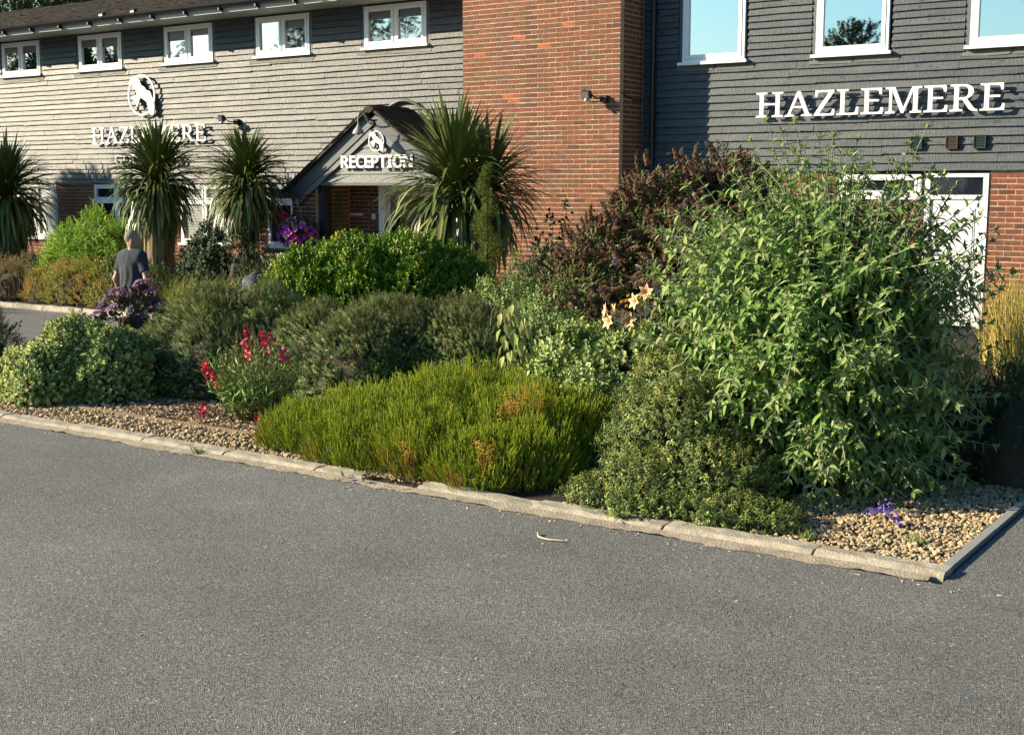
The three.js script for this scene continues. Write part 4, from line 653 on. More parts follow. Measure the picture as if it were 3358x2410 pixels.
// ------------------------------------------------------------------ tall silvery buddleia
{
  const t = thing('silvery_buddleia', 'tall leafy silver green shrub towering over the corner of the bed', 'shrub');
  const C = V(6.64, 1.0, 8.95), base = V(6.85, 0, 8.95), stems = [], leaves = [];
  const R = V(1.15, 1.22, 1.08), lat = V(0.825, 0, -0.565), fwd = V(0.565, 0, 0.825);
  for (let i = 0; i < 1150; i++) {
    let d = rdir(); if (d.y < -0.93) d.y *= -1; const k = rr(0.62, 1.02) * (1 + 0.10 * n3(d.x * 2, d.y * 2, d.z * 2)), hl = Math.hypot(d.x, d.z), se = Math.pow(Math.pow(hl, 2.7) + Math.pow(Math.abs(d.y), 2.7), -1 / 2.7), tip = V(C.x + d.x * R.x * k * se, Math.max(0.06, C.y + d.y * R.y * k * (d.y > 0 ? Math.min(se, 1.08) : se)), C.z + d.z * R.z * k * se);
    const f = rnd(), inn = base.clone().lerp(C, f * 1.2).add(V(d.x * 0.25 * f, rr(-0.1, 0.1), d.z * 0.25 * f)); stems.push([i % 3 ? inn : base.clone().add(V(rr(-0.22, 0.22), 0, rr(-0.22, 0.22))), tip, rr(0.0, 0.25)]);
  }
  for (const [x, y, z] of [[6.33, 2.41, 9.13], [6.48, 2.40, 9.03], [6.42, 2.34, 9.1], [7.2, 2.36, 8.54], [7.11, 2.25, 8.62], [7.16, 2.30, 8.5], [6.15, 2.15, 9.3], [6.83, 2.28, 8.81], [6.7, 2.32, 8.89], [6.62, 2.3, 8.95], [5.82, 1.58, 9.55], [5.76, 1.43, 9.6], [5.72, 1.25, 9.55], [7.78, 0.62, 8.5], [7.75, 0.30, 8.6], [7.60, 1.62, 8.35], [7.52, 1.85, 8.4], [7.66, 1.45, 8.4], [5.7, 0.95, 9.62], [7.1, 0.12, 9.75], [7.3, 0.10, 9.5], [6.6, 0.2, 9.9], [7.5, 0.15, 9.2], [7.85, 1.0, 8.3], [7.7, 0.85, 8.7], [6.25, 2.28, 9.2], [6.55, 2.2, 9.2], [7.05, 2.15, 8.8], [7.3, 2.05, 8.5], [7.4, 1.95, 8.6], [7.25, 1.9, 8.75], [7.45, 1.75, 8.55], [7.2, 2.1, 8.4], [7.5, 1.6, 8.6], [7.35, 2.0, 8.3], [7.1, 2.2, 8.55], [7.6, 1.3, 8.5], [7.65, 1.15, 8.6], [7.55, 1.5, 8.7], [7.3, 1.85, 8.9], [7.62, 0.95, 8.75]]) stems.push([base.clone().add(V(rr(-0.15, 0.15), 0, rr(-0.15, 0.15))), V(x, y, z), 0.12]);
  for (let i = 0; i < 90; i++) { const a = rr(0.2, 3.4) - 0.6, r = rr(0.55, 1.0); stems.push([base.clone().add(V(rr(-0.2, 0.2), rr(0, 0.4), rr(-0.2, 0.2))), V(6.75 + Math.cos(a) * r, rr(0.06, 0.5), 8.98 + Math.sin(a) * r), 0.15]); }
  const bl = [0, 1, 2, 3].map((v) => leafGeo(1, 0.36, { segs: 4, fold: 0.35, bend: 0.22 + 0.10 * v, peak: 0.75 })), sg = [];
  for (const [a, b, sag] of stems) {
    const mid = a.clone().lerp(b, 0.55); mid.y += sag * 0.6 + 0.1; mid.lerp(V(C.x, mid.y, C.z), 0.15); const c = new THREE.CatmullRomCurve3([a, mid, b]), L = c.getLength(); sg.push(tube([a, mid, b], 0.009, 0.0025, 4, 7));
    const n0 = Math.max(0.0, 1 - 1.25 / L), cnt = Math.max(4, Math.round(L * (1 - n0) / 0.066)); let ph = rr(0, 3);
    for (let i = 0; i <= cnt; i++) {
      const u = n0 + (1 - n0) * i / cnt, p = c.getPointAt(clamp(u, 0, 1)), T = c.getTangentAt(clamp(u, 0, 1)); ph += 1.57 + rr(-0.35, 0.35);
      const s1 = V(0, 1, 0).cross(T).normalize(), s2 = T.clone().cross(s1), end = i / cnt;
      for (const s of [0, Math.PI]) {
        if (rnd() < 0.10) continue; const out = s1.clone().multiplyScalar(Math.cos(ph + s)).addScaledVector(s2, Math.sin(ph + s)), d = out.multiplyScalar(0.9).addScaledVector(T, 0.55).add(V(0, -0.12 + rr(-0.2, 0.15), 0)).normalize();
        const zAx = V(0, 1, 0).addScaledVector(T, 0.4).addScaledVector(rdir(), 0.35); zAx.addScaledVector(d, -zAx.dot(d)).normalize(); const xAx = d.clone().cross(zAx), q = new THREE.Quaternion().setFromRotationMatrix(new THREE.Matrix4().makeBasis(xAx, d, zAx));
        leaves.push({ p, q, s: rr(0.09, 0.145) * (1 - 0.45 * end * end), tip: end });
      }
    }
    for (let k = 0; k < 5; k++) { const d = c.getTangentAt(1).addScaledVector(rdir(), 0.5).normalize(); leaves.push({ p: b.clone(), q: toward(d, rr(0, 6)), s: rr(0.03, 0.06), tip: 1 }); }
  }
  mk('stems', merge(sg), M.stemGrey, t).userData.kind = 'stuff';
  const leafM = thin, cols = [[0.17, 0.31, 0.075], [0.20, 0.34, 0.10], [0.145, 0.275, 0.065], [0.29, 0.37, 0.17]], cam = camera.position;
  for (const l of leaves) l.c = vary(l.tip > 0.85 && rnd() < 0.6 ? cols[3] : cols[Math.floor(rnd() * 3)], 0.16, 0.06);
  leaves.sort((a, b) => (a.p.distanceTo(cam) / a.s) - (b.p.distanceTo(cam) / b.s));
  const mats = cols.map((c) => leafMat(c, 0.9, 0.28));
  leaves.slice(0, 300).forEach((l, i) => { const o = mk('leaf', bl[i % 4], l.tip > 0.85 ? mats[3] : mats[i % 3], t); o.position.copy(l.p); o.quaternion.copy(l.q); o.scale.setScalar(l.s); });
  scatter(t, 'foliage', bl, leafM, leaves.slice(300));
  const pan = mk('flower_panicle', (() => { const l = []; for (let i = 0; i < 60; i++) { const u = rnd(), r = 0.028 * (1 - 0.75 * u), g = new THREE.IcosahedronGeometry(0.006, 0); const a = rr(0, 6.28); g.translate(Math.cos(a) * r, u * 0.14, Math.sin(a) * r); l.push(g); } return merge(l); })(), std([0.20, 0.10, 0.48], 0.7), t, [7.48, 0.16, 9.98]); pan.scale.setScalar(1.35); pan.rotation.set(0.5, 0, -2.6); pan.userData.label = 'violet flower panicle touching the gravel';
  const pan2 = pan.clone(); pan2.position.set(7.40, 0.10, 10.0); pan2.rotation.set(0.3, 1, -1.9); pan2.scale.setScalar(0.8); t.add(pan2);
}
// ------------------------------------------------------------------ buddleia with spent brown panicles
{
  const t = thing('browning_buddleia', 'wide shrub covered in spent brown flower panicles in front of the brick tower corner', 'shrub');
  const lobes = [[3.4, 6.15, 0.68, 1.62, -0.1], [3.85, 5.7, 0.88, 2.12, -0.1], [4.35, 5.4, 0.8, 2.2, -0.1], [3.35, 5.6, 0.62, 1.9, -0.1], [4.4, 6.2, 0.65, 1.7, -0.1], [4.0, 5.1, 0.72, 2.2, -0.1]];
  darkCore(t, lobes, 0.78);
  const pts = lobePts(lobes, 6000, { up: 0.25, jit: 0.5, rough: 0.12, deep: 0.25 }); for (const q of pts) { q.s = rr(0.8, 1.3); q.c = vary(pick([[0.07, 0.10, 0.03], [0.10, 0.13, 0.045], [0.075, 0.065, 0.03]]), 0.2); }
  scatter(t, 'foliage', [0, 1, 2].map(() => sprig({ n: 10, L: 0.10, len: 0.055, wid: 0.016, splay: 60, pairs: true, leaf: { segs: 2, fold: 0.3, bend: 0.35 } })), satin, pts);
  const panicle = [0, 1, 2].map((v) => { const l = [], n = 64, B = 0.25 + 0.2 * v; for (let i = 0; i < n; i++) { const u = i / n, r = 0.016 * (1 - 0.7 * u) + 0.003, a = i * 2.4, g = new THREE.TetrahedronGeometry(0.013 * (1 - 0.4 * u)); g.rotateX(rr(0, 6)).rotateY(rr(0, 6)); const x = Math.cos(a) * r + B * 0.17 * u * u; g.translate(x, u * 0.17 * (1 - 0.3 * u * B), Math.sin(a) * r); l.push(g); } return merge(l); });
  const brown = [[0.15, 0.082, 0.052], [0.11, 0.066, 0.048], [0.18, 0.105, 0.060]].map((c) => std(c, 0.95)), lil = [[0.46, 0.38, 0.46], [0.50, 0.42, 0.50], [0.52, 0.40, 0.44]].map((c) => std(c, 0.85));
  const fp = lobePts(lobes, 1500, { up: 0.15, jit: 0.45, rough: 0.12, deep: 0.02 }); fp.sort((a, b) => a.p.distanceTo(camera.position) - b.p.distanceTo(camera.position)); const rest = [];
  fp.forEach((q, i) => {
    const top = q.h > 0.72, lilac = q.p.y > 2.05 ? rnd() < 0.34 : rnd() < 0.02; q.d.addScaledVector(UPV, top ? 0.45 : -0.25).normalize(); q.p.addScaledVector(q.n, 0.03); q.s = rr(0.95, 1.5);
    if (i >= 296) { q.c = pick(brown).color; rest.push(q); return; }
    const o = mk(lilac ? 'lilac_panicle' : 'spent_panicle', pick(panicle), pick(lilac ? lil : brown), t); o.position.copy(q.p); o.quaternion.copy(toward(q.d, rr(0, 6))); o.scale.setScalar(q.s);
  });
  scatter(t, 'spent_panicles', panicle, white1(0.9), rest);
}
// ------------------------------------------------------------------ flowering plants
{
  const p = thing('penstemon', 'bushy plant with pink red bell flowers on the bark patch', 'flowering plant'), pts = [], st = [];
  for (let i = 0; i < 380; i++) { const a = rr(0, 6.28), r = Math.sqrt(rnd()) * 0.36, b = V(1.88 + Math.cos(a) * r * 0.4, 0, 9.55 + Math.sin(a) * r * 0.4), e = V(1.88 + Math.cos(a) * r * 1.2, rr(0.34, 0.72) * (1.1 - r), 9.55 + Math.sin(a) * r * 1.2); st.push(tube([b, b.clone().lerp(e, 0.5).add(V(0, 0.05, 0)), e], 0.003, 0.0015, 3, 4)); for (let k = 2; k < 9; k++) pts.push({ p: b.clone().lerp(e, k / 8), d: V(rr(-1, 1), rr(0.1, 0.9), rr(-1, 1)).normalize(), s: rr(0.7, 1.2), c: vary(pick([[0.17, 0.33, 0.08], [0.22, 0.39, 0.12], [0.20, 0.26, 0.08]]), 0.2) }); }
  for (let i = 0; i < 70; i++) { const x = 1.92 + rr(-0.25, 0.25), z = 9.52 + rr(-0.25, 0.2); st.push(tube([V(x, 0.35, z), V(x + rr(-0.05, 0.05), 0.6, z + rr(-0.04, 0.04)), V(x + rr(-0.1, 0.1), rr(0.65, 0.86), z + rr(-0.08, 0.08))], 0.002, 0.001, 3, 4)); }
  mk('stems', merge(st), std([0.15, 0.12, 0.05], 0.8), p).userData.kind = 'stuff';
  scatter(p, 'foliage', [0, 1].map(() => leafGeo(0.08, 0.013, { segs: 2, bend: 0.3 })), satin, pts);
  const bell = new THREE.LatheGeometry([[0.002, 0], [0.008, 0.010], [0.011, 0.026], [0.021, 0.037]].map(([a, b]) => new THREE.Vector2(a, b)), 7), pink = [[0.74, 0.05, 0.12], [0.78, 0.11, 0.18], [0.62, 0.035, 0.10]].map((c) => std(c, 0.6));
  const spots = [[1.64, 0.49, 9.86, 10], [1.69, 0.43, 9.83, 10], [1.73, 0.34, 9.82, 6], [1.9, 0.71, 9.64, 5], [1.92, 0.62, 9.64, 6], [2.02, 0.73, 9.55, 5], [2.05, 0.66, 9.55, 5], [2.17, 0.62, 9.47, 7], [2.18, 0.58, 9.47, 6], [1.99, 0.22, 9.66, 7], [2.03, 0.13, 9.65, 9], [2.05, 0.07, 9.65, 10], [1.64, 0.12, 9.9, 6], [1.77, 0.29, 9.8, 2], [1.88, 0.79, 9.64, 2], [2.07, 0.75, 9.51, 3]];
  for (const [x, y, z, n] of spots) { const l = []; for (let i = 0; i < n; i++) { const g = bell.clone(); g.applyQuaternion(toward(V(rr(-1, 1), rr(-0.9, 0.1), rr(-0.3, 1)).normalize())); g.translate(rr(-0.03, 0.03), rr(-0.05, 0.05), rr(-0.02, 0.02)); l.push(g); } l.push(tube([V(0, -0.12, 0), V(0, 0, 0), V(0.005, 0.06, 0)], 0.003, 0.002, 4, 4)); const fs = mk('flower_spike', merge(l), pick(pink), p, [x, y, z]); if (n < 4) fs.userData.kind = 'stuff'; }
  const h = thing('hydrangea', 'purple lacecap hydrangea in front of the walking man', 'flowering plant');
  darkCore(h, [[-1.38, 8.15, 0.36, 0.85]], 0.8); const hp = lobePts([[-1.38, 8.15, 0.44, 0.88]], 420, { up: 0.3, jit: 0.4 }); hp.forEach((q) => { q.c = vary(pick([[0.09, 0.10, 0.04], [0.10, 0.07, 0.06]]), 0.2); q.s = rr(0.8, 1.2); }); scatter(h, 'foliage', [0, 1].map(() => leafGeo(0.10, 0.055, { segs: 3 })), satin, hp);
  const purple = [[0.27, 0.12, 0.25], [0.34, 0.17, 0.31], [0.21, 0.09, 0.20], [0.40, 0.08, 0.24]].map((c) => std(c, 0.7));
  const headGeo = [0, 1, 2].map(() => { const l = []; for (let i = 0; i < 26; i++) { const a = i * 2.4, r = 0.088 * Math.sqrt(i / 26), y = -r * r * 5 + rr(-0.008, 0.008); for (let k = 0; k < 4; k++) { const g = leafGeo(0.022, 0.022, { segs: 2, base: 0.4, fold: 0.1, bend: 0.2 }); g.rotateX(Math.PI / 2 - 0.3); g.rotateY(k * 1.57 + a); g.rotateX(rr(-0.3, 0.3)); g.translate(Math.cos(a) * r, y, Math.sin(a) * r); l.push(g); } } return merge(l); });
  const heads = [[-1.65, 0.64, 8.4], [-1.58, 0.81, 8.33], [-1.52, 0.89, 8.28], [-1.33, 0.96, 8.13], [-1.25, 0.98, 8.08], [-1.14, 0.91, 8.01], [-1.42, 0.84, 8.22], [-1.22, 0.81, 8.08], [-1.54, 0.57, 8.34], [-1.3, 0.6, 8.18], [-1.14, 0.79, 8.03], [-1.2, 0.89, 8.06], [-1.4, 0.72, 8.42], [-1.7, 0.72, 8.3], [-1.48, 0.66, 8.5], [-1.2, 0.68, 8.25], [-1.35, 0.9, 8.3], [-1.05, 0.72, 8.1]];
  for (const [x, y, z] of heads) { const o = mk('flower_head', pick(headGeo), pick(purple.slice(0, 3)), h, [x, y, z]); o.rotation.set(rr(0, 0.5), rr(0, 6), rr(-0.3, 0.3)); o.scale.setScalar(rr(0.75, 1.15)); }
  h.children[h.children.length - 7].material = purple[3];
  const l = thing('lily_plant', 'cream lilies with orange throats beside the brown flowered shrub', 'flowering plant');
  const petal = leafGeo(0.075, 0.046, { segs: 4, fold: 0.3, bend: 0.55, peak: 0.9 }), streak = leafGeo(0.065, 0.013, { segs: 3, fold: 0.2, bend: 0.55 }), cream = std([0.80, 0.62, 0.32], 0.55), orange = std([0.62, 0.20, 0.08], 0.6);
  for (const [x, y, z, dx, dz] of [[4.58, 0.96, 8.05, -0.5, 0.6], [4.68, 0.89, 8.02, 0.3, 1], [4.78, 1.12, 7.9, 0.1, 1], [4.86, 1.16, 7.85, 0.6, 0.7], [4.76, 0.98, 7.95, 0.6, 0.6], [4.54, 0.88, 8.08, -0.3, 0.8], [4.62, 0.93, 8.1, 0.7, 0.9], [4.74, 1.05, 8.0, -0.4, 0.9], [4.50, 0.96, 8.05, -0.7, 0.6]]) {
    const b = sub('lily', l); b.position.set(x, y, z); b.quaternion.copy(toward(V(dx, 0.15, dz).normalize()));
    for (let k = 0; k < 6; k++) { const a = mk('petal', petal, cream, b); a.rotation.set(-0.6, k * 1.047, 0, 'YXZ'); const c = mk('streak', streak, orange, b); c.rotation.set(-0.57, k * 1.047, 0, 'YXZ'); c.position.y = 0.004; }
    mk('stem', tube([V(x - 0.02, 0, z - 0.05), V(x, y * 0.6, z - 0.04), V(x - dx * 0.03, y - 0.02, z - dz * 0.03)], 0.006, 0.004, 4), M.stemGreen, l);
  }
  for (const [x, y, z] of [[4.60, 1.03, 7.92], [4.65, 1.03, 7.89], [4.57, 1.02, 7.95], [4.67, 1.01, 7.91], [4.61, 1.07, 7.91], [4.63, 0.99, 7.97], [4.7, 1.05, 7.87]]) { const g = []; for (let k = 0; k < 9; k++) { const f = leafGeo(0.028, 0.026, { base: 0.5 }); f.rotateX(0.3 + 0.1 * k); f.rotateY(k * 2.4); g.push(f); } mk('yellow_bloom', merge(g), std([0.72, 0.45, 0.02], 0.6), l, [x, y, z]); }
  for (const [x, y, z] of [[4.62, 0.72, 7.9], [4.66, 0.70, 7.85]]) { const g = []; for (let k = 0; k < 9; k++) { const f = leafGeo(0.03, 0.026, { base: 0.5 }); f.rotateX(0.5 + 0.1 * k); f.rotateY(k * 2.4); g.push(f); } mk('orange_bloom', merge(g), std([0.70, 0.22, 0.10], 0.6), l, [x, y, z]); }
  const lp = []; for (let i = 0; i < 260; i++) { const x = 4.5 + rr(-0.3, 0.3), z = 7.65 + rr(-0.25, 0.2); lp.push({ p: V(x, rr(0.3, 0.85), z), d: V(rr(-1, 1), rr(0, 0.8), rr(-1, 1)).normalize(), s: rr(0.8, 1.2), c: vary([0.10, 0.14, 0.05], 0.25) }); } scatter(l, 'foliage', leafGeo(0.11, 0.018, { segs: 3 }), satin, lp);
  const w = thing('drooping_plant', 'limp plant with large hanging pale green leaves above the heather', 'plant'), big = [0, 1, 2].map((v) => leafGeo(1, 0.62, { segs: 4, fold: 0.45, bend: 0.12 + 0.12 * v, peak: 0.7 })), wm = [[0.34, 0.40, 0.14], [0.27, 0.35, 0.10], [0.40, 0.41, 0.15]].map((c) => leafMat(c, 0.9, 0.3));
  for (const [dx, dz, h2] of [[-0.08, 0.02, 0.98], [0.03, 0, 1.06], [0.12, -0.04, 0.95]]) { const a = V(3.96, 0, 8.64), b = V(3.92 + dx, h2, 8.60 + dz); mk('stem', tube([a, a.clone().lerp(b, 0.6), b], 0.009, 0.004, 5), std([0.22, 0.15, 0.08], 0.8), w); for (let i = 0; i < 22; i++) { const u = 0.42 + 0.58 * i / 21, o = mk('leaf', pick(big), pick(wm), w), an = i * 2.4; o.position.copy(a.clone().lerp(b, u)).add(V(Math.cos(an) * 0.045, 0.03, Math.sin(an) * 0.045)); o.scale.setScalar(rr(0.08, 0.12)); const d = V(Math.cos(an) * 0.45, -1, Math.sin(an) * 0.45).normalize(), z = V(Math.cos(an), 0.4, Math.sin(an)).normalize(); z.addScaledVector(d, -z.dot(d)).normalize(); o.quaternion.setFromRotationMatrix(new THREE.Matrix4().makeBasis(d.clone().cross(z), d, z)); } }
}

// ------------------------------------------------------------------ planting by the building
shrub('heath_clump', 'brownish heath clump by the path kerb cut off by the picture edge', 'shrub', [[-12.6, 1.95, 0.5, 0.72, -0.25], [-13.3, 1.9, 0.6, 0.75, -0.25]],
  { n: 1500, sprigs: [0, 1].map(() => sprig({ n: 12, L: 0.13, len: 0.02, wid: 0.006, splay: 35 })), mat: matt, colors: [[0.26, 0.19, 0.10], [0.32, 0.25, 0.13]], up: 0.6 });
shrub('golden_spiraea', 'golden green feathery bush by the path kerb beside the man', 'shrub', [[-11.5, 1.85, 0.5, 0.62, -0.25], [-10.9, 1.75, 0.55, 0.74, -0.25], [-10.3, 1.75, 0.45, 0.62, -0.25], [-9.8, 1.8, 0.4, 0.5, -0.25]],
  { n: 3000, sprigs: [0, 1].map(() => sprig({ n: 12, L: 0.12, len: 0.026, wid: 0.011, splay: 50 })), mat: matt, colors: [[0.40, 0.36, 0.08], [0.30, 0.34, 0.08], [0.44, 0.29, 0.10]], up: 0.5, jit: 0.5, patch: 1.2 });
shrub('bamboo_shrub', 'fresh green shrub with long narrow leaves under the ground floor window', 'shrub', [[-12.2, 0.85, 0.55, 1.2, -0.25], [-11.5, 0.8, 0.65, 1.48, -0.25], [-10.85, 0.75, 0.55, 1.35, -0.25]],
  { n: 1500, sprigs: [0, 1, 2].map(() => sprig({ n: 10, L: 0.20, len: 0.11, wid: 0.022, splay: 50, leaf: { segs: 3, bend: 0.4 } })), mat: thin, colors: [[0.20, 0.36, 0.05], [0.27, 0.42, 0.08]], up: 0.55, jit: 0.5, rough: 0.16 });
shrub('camellia_bush', 'dark glossy bush with a few white blooms between two palms', 'shrub', [[-7.75, 1.2, 0.42, 1.48, -0.25], [-8.2, 1.15, 0.35, 1.2, -0.25], [-7.5, 1.35, 0.3, 1.1, -0.25]],
  { n: 1300, sprigs: [0, 1].map(() => sprig({ n: 8, L: 0.09, len: 0.055, wid: 0.028, splay: 65 })), mat: glossy, colors: [[0.04, 0.075, 0.03]], up: 0.3 });
shrub('border_perennials', 'mixed low green perennials at the foot of the palms', 'plants', [[-9.3, 1.7, 0.5, 0.75, -0.25], [-8.5, 1.9, 0.5, 0.7, -0.25], [-10.0, 1.4, 0.4, 0.9, -0.25], [-13.0, 1.2, 0.6, 0.75, -0.25], [-14.2, 1.4, 0.7, 0.7, -0.25], [-6.4, 1.5, 0.4, 0.8, -0.25]],
  { n: 2600, sprigs: [0, 1].map(() => sprig({ n: 9, L: 0.12, len: 0.05, wid: 0.018, splay: 50 })), mat: satin, colors: [[0.08, 0.12, 0.035], [0.14, 0.18, 0.05]], up: 0.5 });
{
  const f = thing('orange_heleniums', 'rusty orange daisy flowers between the golden bush and the green shrub', 'flowering plant'), pet = (r) => { const l = []; for (let k = 0; k < 8; k++) { const g = leafGeo(r, r * 0.5, { base: 0.5, fold: 0.1, bend: 0.3 }); g.rotateX(Math.PI / 2 - 0.2); g.rotateY(k * 0.785); l.push(g); } return merge(l); }, pg = pet(0.035), om = [[0.45, 0.10, 0.02], [0.36, 0.06, 0.02], [0.5, 0.18, 0.03]].map((c) => std(c, 0.7)), st = [];
  for (let i = 0; i < 70; i++) { const x = rr(-12.0, -10.3), z = 1.25 + rr(-0.2, 0.25), y = rr(0.36, 0.62); const o = mk('flower', pg, pick(om), f, [x, y, z]); o.rotation.set(rr(0, 0.9), rr(0, 6), rr(-0.5, 0.2)); st.push(tube([V(x, -0.25, z), V(x, y * 0.5, z), V(x, y - 0.005, z)], 0.004, 0.003, 3, 3)); }
  mk('stems', merge(st), M.stemGreen, f).userData.kind = 'stuff';
  const blade = (L, W, bend, n = 5) => { const pos = [], idx = []; for (let i = 0; i <= n; i++) { const t = i / n, w = W * (1 - t * t) / 2 + 0.0004; pos.push(bend * t * t * L, L * t * (1 - 0.25 * bend * t), -w, bend * t * t * L, L * t * (1 - 0.25 * bend * t), w); } for (let i = 0; i < n; i++) idx.push(2 * i, 2 * i + 1, 2 * i + 2, 2 * i + 2, 2 * i + 1, 2 * i + 3); return geoFrom(pos, idx); };
  const grass = (name, label, spots, n, L, cols, bends, W = 0.008) => { const t = thing(name, label, 'grass'), gs = bends.map((b) => blade(1, W / L, b)), pts = []; for (let i = 0; i < n; i++) { const [x, z, r, gy] = pick(spots), a = rr(0, 6.28), q = Math.sqrt(rnd()) * r; pts.push({ p: V(x + Math.cos(a) * q, gy, z + Math.sin(a) * q), d: V(rr(-0.22, 0.22), 1, rr(-0.22, 0.22)).normalize(), s: L * rr(0.55, 1.15), c: vary(pick(cols), 0.2) }); } scatter(t, 'blades', gs, matt, pts); return t; };
  grass('arching_grass', 'arching yellow green ornamental grass beside the walking man', [[-6.9, 2.6, 0.35, -0.3], [-6.4, 2.8, 0.4, -0.3], [-5.9, 2.7, 0.3, -0.3]], 1100, 0.85, [[0.38, 0.42, 0.06], [0.30, 0.38, 0.05], [0.44, 0.42, 0.12]], [0.3, 0.6, 0.9, 1.1]);
  const dry = grass('dry_grass', 'tall straw coloured grass growing beside the white door', [[6.5, 1.6, 0.45, -0.35], [7.1, 2.2, 0.55, -0.35], [6.95, 3.3, 0.4, -0.35], [7.5, 3.0, 0.5, -0.35], [5.9, 0.5, 0.3, -0.3], [6.4, 0.2, 0.3, -0.25]], 2600, 1.2, [[0.38, 0.32, 0.09], [0.30, 0.29, 0.07], [0.45, 0.36, 0.14], [0.22, 0.25, 0.06]], [0.05, 0.15, 0.3, 0.5], 0.009);
  for (const [label, x, z, g] of [['small grass weed growing in the kerb beside the heather', 2.55, 10.80, 0.0], ['low green weed on the gravel below the tall silvery shrub', 7.2, 10.45, 0.01], ['tiny weed at the edge of the gravel corner', 7.75, 10.2, 0.01]]) { const t = thing('weed', label, 'weed'), pts = []; for (let i = 0; i < 46; i++) pts.push({ p: V(x + rr(-0.05, 0.05), g, z + rr(-0.03, 0.03)), d: V(rr(-0.8, 0.8), 1, rr(-0.6, 0.6)).normalize(), s: rr(0.04, 0.09), c: vary([0.14, 0.22, 0.05], 0.2) }); scatter(t, 'blades', blade(1, 0.08, 0.5), matt, pts); }
  // hanging basket on the porch pillar
  const b = thing('hanging_basket', 'hanging basket of purple and magenta petunias on the porch pillar', 'flower basket'), bx = -6.25, by = 1.22, bz = 0.52;
  mk('bowl', new THREE.SphereGeometry(0.2, 14, 8, 0, 6.283, Math.PI / 2, Math.PI / 2), M.darkTimber, b, [bx, by, bz]);
  for (let k = 0; k < 3; k++) { const a = k * 2.09; mk('chain', tube([V(bx + Math.cos(a) * 0.19, by, bz + Math.sin(a) * 0.19), V(bx + Math.cos(a) * 0.1, by + 0.27, bz + Math.sin(a) * 0.1), V(bx, by + 0.54, bz)], 0.004, 0.004, 4), M.metalGrey, b); }
  mk('bracket', merge([tube([V(-6.25, 1.80, 0.16), V(-6.25, 1.80, 0.35), V(-6.25, 1.78, 0.53)], 0.008, 0.008, 5), tube([V(-6.25, 1.55, 0.16), V(-6.25, 1.68, 0.32), V(-6.25, 1.79, 0.45)], 0.006, 0.006, 5)]), M.black, b);
  const fp = []; for (let i = 0; i < 330; i++) { const d = rdir(); fp.push({ p: V(bx, by, bz).add(V(d.x * 0.38, d.y * 0.26 - 0.06, d.z * 0.3).multiplyScalar(rr(0.7, 1))), d: d.add(V(0, 0.2, 0)).normalize(), s: rr(0.7, 1.2), c: vary([0.06, 0.09, 0.035], 0.25) }); } scatter(b, 'foliage', sprig({ n: 7, L: 0.06, len: 0.04, wid: 0.02, splay: 60 }), satin, fp);
  const trumpet = new THREE.LatheGeometry([[0.004, -0.035], [0.008, -0.015], [0.024, 0], [0.042, 0.006]].map(([x, y]) => new THREE.Vector2(x, y)), 9), pm = { p: std([0.30, 0.015, 0.30], 0.6), m: std([0.46, 0.02, 0.22], 0.6), r: std([0.5, 0.015, 0.02], 0.6), w: std([0.75, 0.72, 0.74], 0.6), l: std([0.52, 0.10, 0.50], 0.6) };
  for (let i = 0; i < 85; i++) { const d = rdir(); d.z = Math.abs(d.z); d.x = d.x * 0.9 + 0.1; const p2 = V(bx, by - 0.08, bz).add(V(d.x * 0.46, d.y * 0.28, d.z * 0.33)), o = mk('petunia', trumpet, p2.x > bx + 0.1 && p2.y < by - 0.05 ? pick([pm.m, pm.m, pm.p]) : p2.y > by + 0.14 && rnd() < 0.5 ? pm.w : pick([pm.p, pm.p, pm.l, pm.p]), b); o.position.copy(p2); o.quaternion.copy(toward(d.add(V(0.2, 0, 0.5)).normalize())); o.scale.setScalar(rr(0.8, 1.2)); }
  for (let i = 0; i < 10; i++) { const o = mk('geranium_bloom', trumpet, pm.r, b); o.position.set(-6.62 + rr(-0.09, 0.09), 1.42 + rr(-0.07, 0.07), 0.5 + rr(-0.07, 0.07)); o.quaternion.copy(toward(V(rr(-0.5, 0.7), rr(-0.2, 0.6), 1).normalize())); }
  const rp = thing('rose_stems', 'thin dark leaved rose stems against the lower brick tower', 'climber'), rl = [];
  for (const pl of [[[0.75, -0.3, 2.7], [0.72, 0.9, 2.75], [0.74, 1.55, 2.7], [0.72, 1.87, 2.66]], [[0.6, -0.3, 2.8], [0.58, 0.9, 2.85], [0.6, 1.35, 2.8], [0.53, 1.66, 2.8]], [[0.5, -0.3, 2.8], [0.4, 1.0, 2.8], [0.34, 1.36, 2.8]]]) { const c = pl.map((q) => V(...q)); mk('stem', tube(c, 0.008, 0.003, 4), M.twig, rp); const cv = new THREE.CatmullRomCurve3(c); for (let i = 0; i < 60; i++) rl.push({ p: cv.getPointAt(rr(0.5, 1)).addScaledVector(rdir(), 0.07), d: rdir(), s: rr(0.7, 1.3), c: vary([0.035, 0.05, 0.025], 0.2) }); }
  scatter(rp, 'foliage', leafGeo(0.06, 0.04, { segs: 3 }), satin, rl);
  const cy = thing('porch_conifer', 'small dark potted conifer standing inside the porch', 'conifer'), cp = []; mk('pot', new THREE.LatheGeometry([[0.12, 0], [0.16, 0.3], [0.175, 0.3], [0.165, 0.28]].map(([a, q]) => new THREE.Vector2(a, q)), 16), M.darkTimber, cy, [-5.87, -0.3, -0.15]); mk('trunk', tube([V(-5.87, -0.05, -0.15), V(-5.87, 0.8, -0.15), V(-5.87, 1.7, -0.15)], 0.02, 0.006, 5), M.bark, cy);
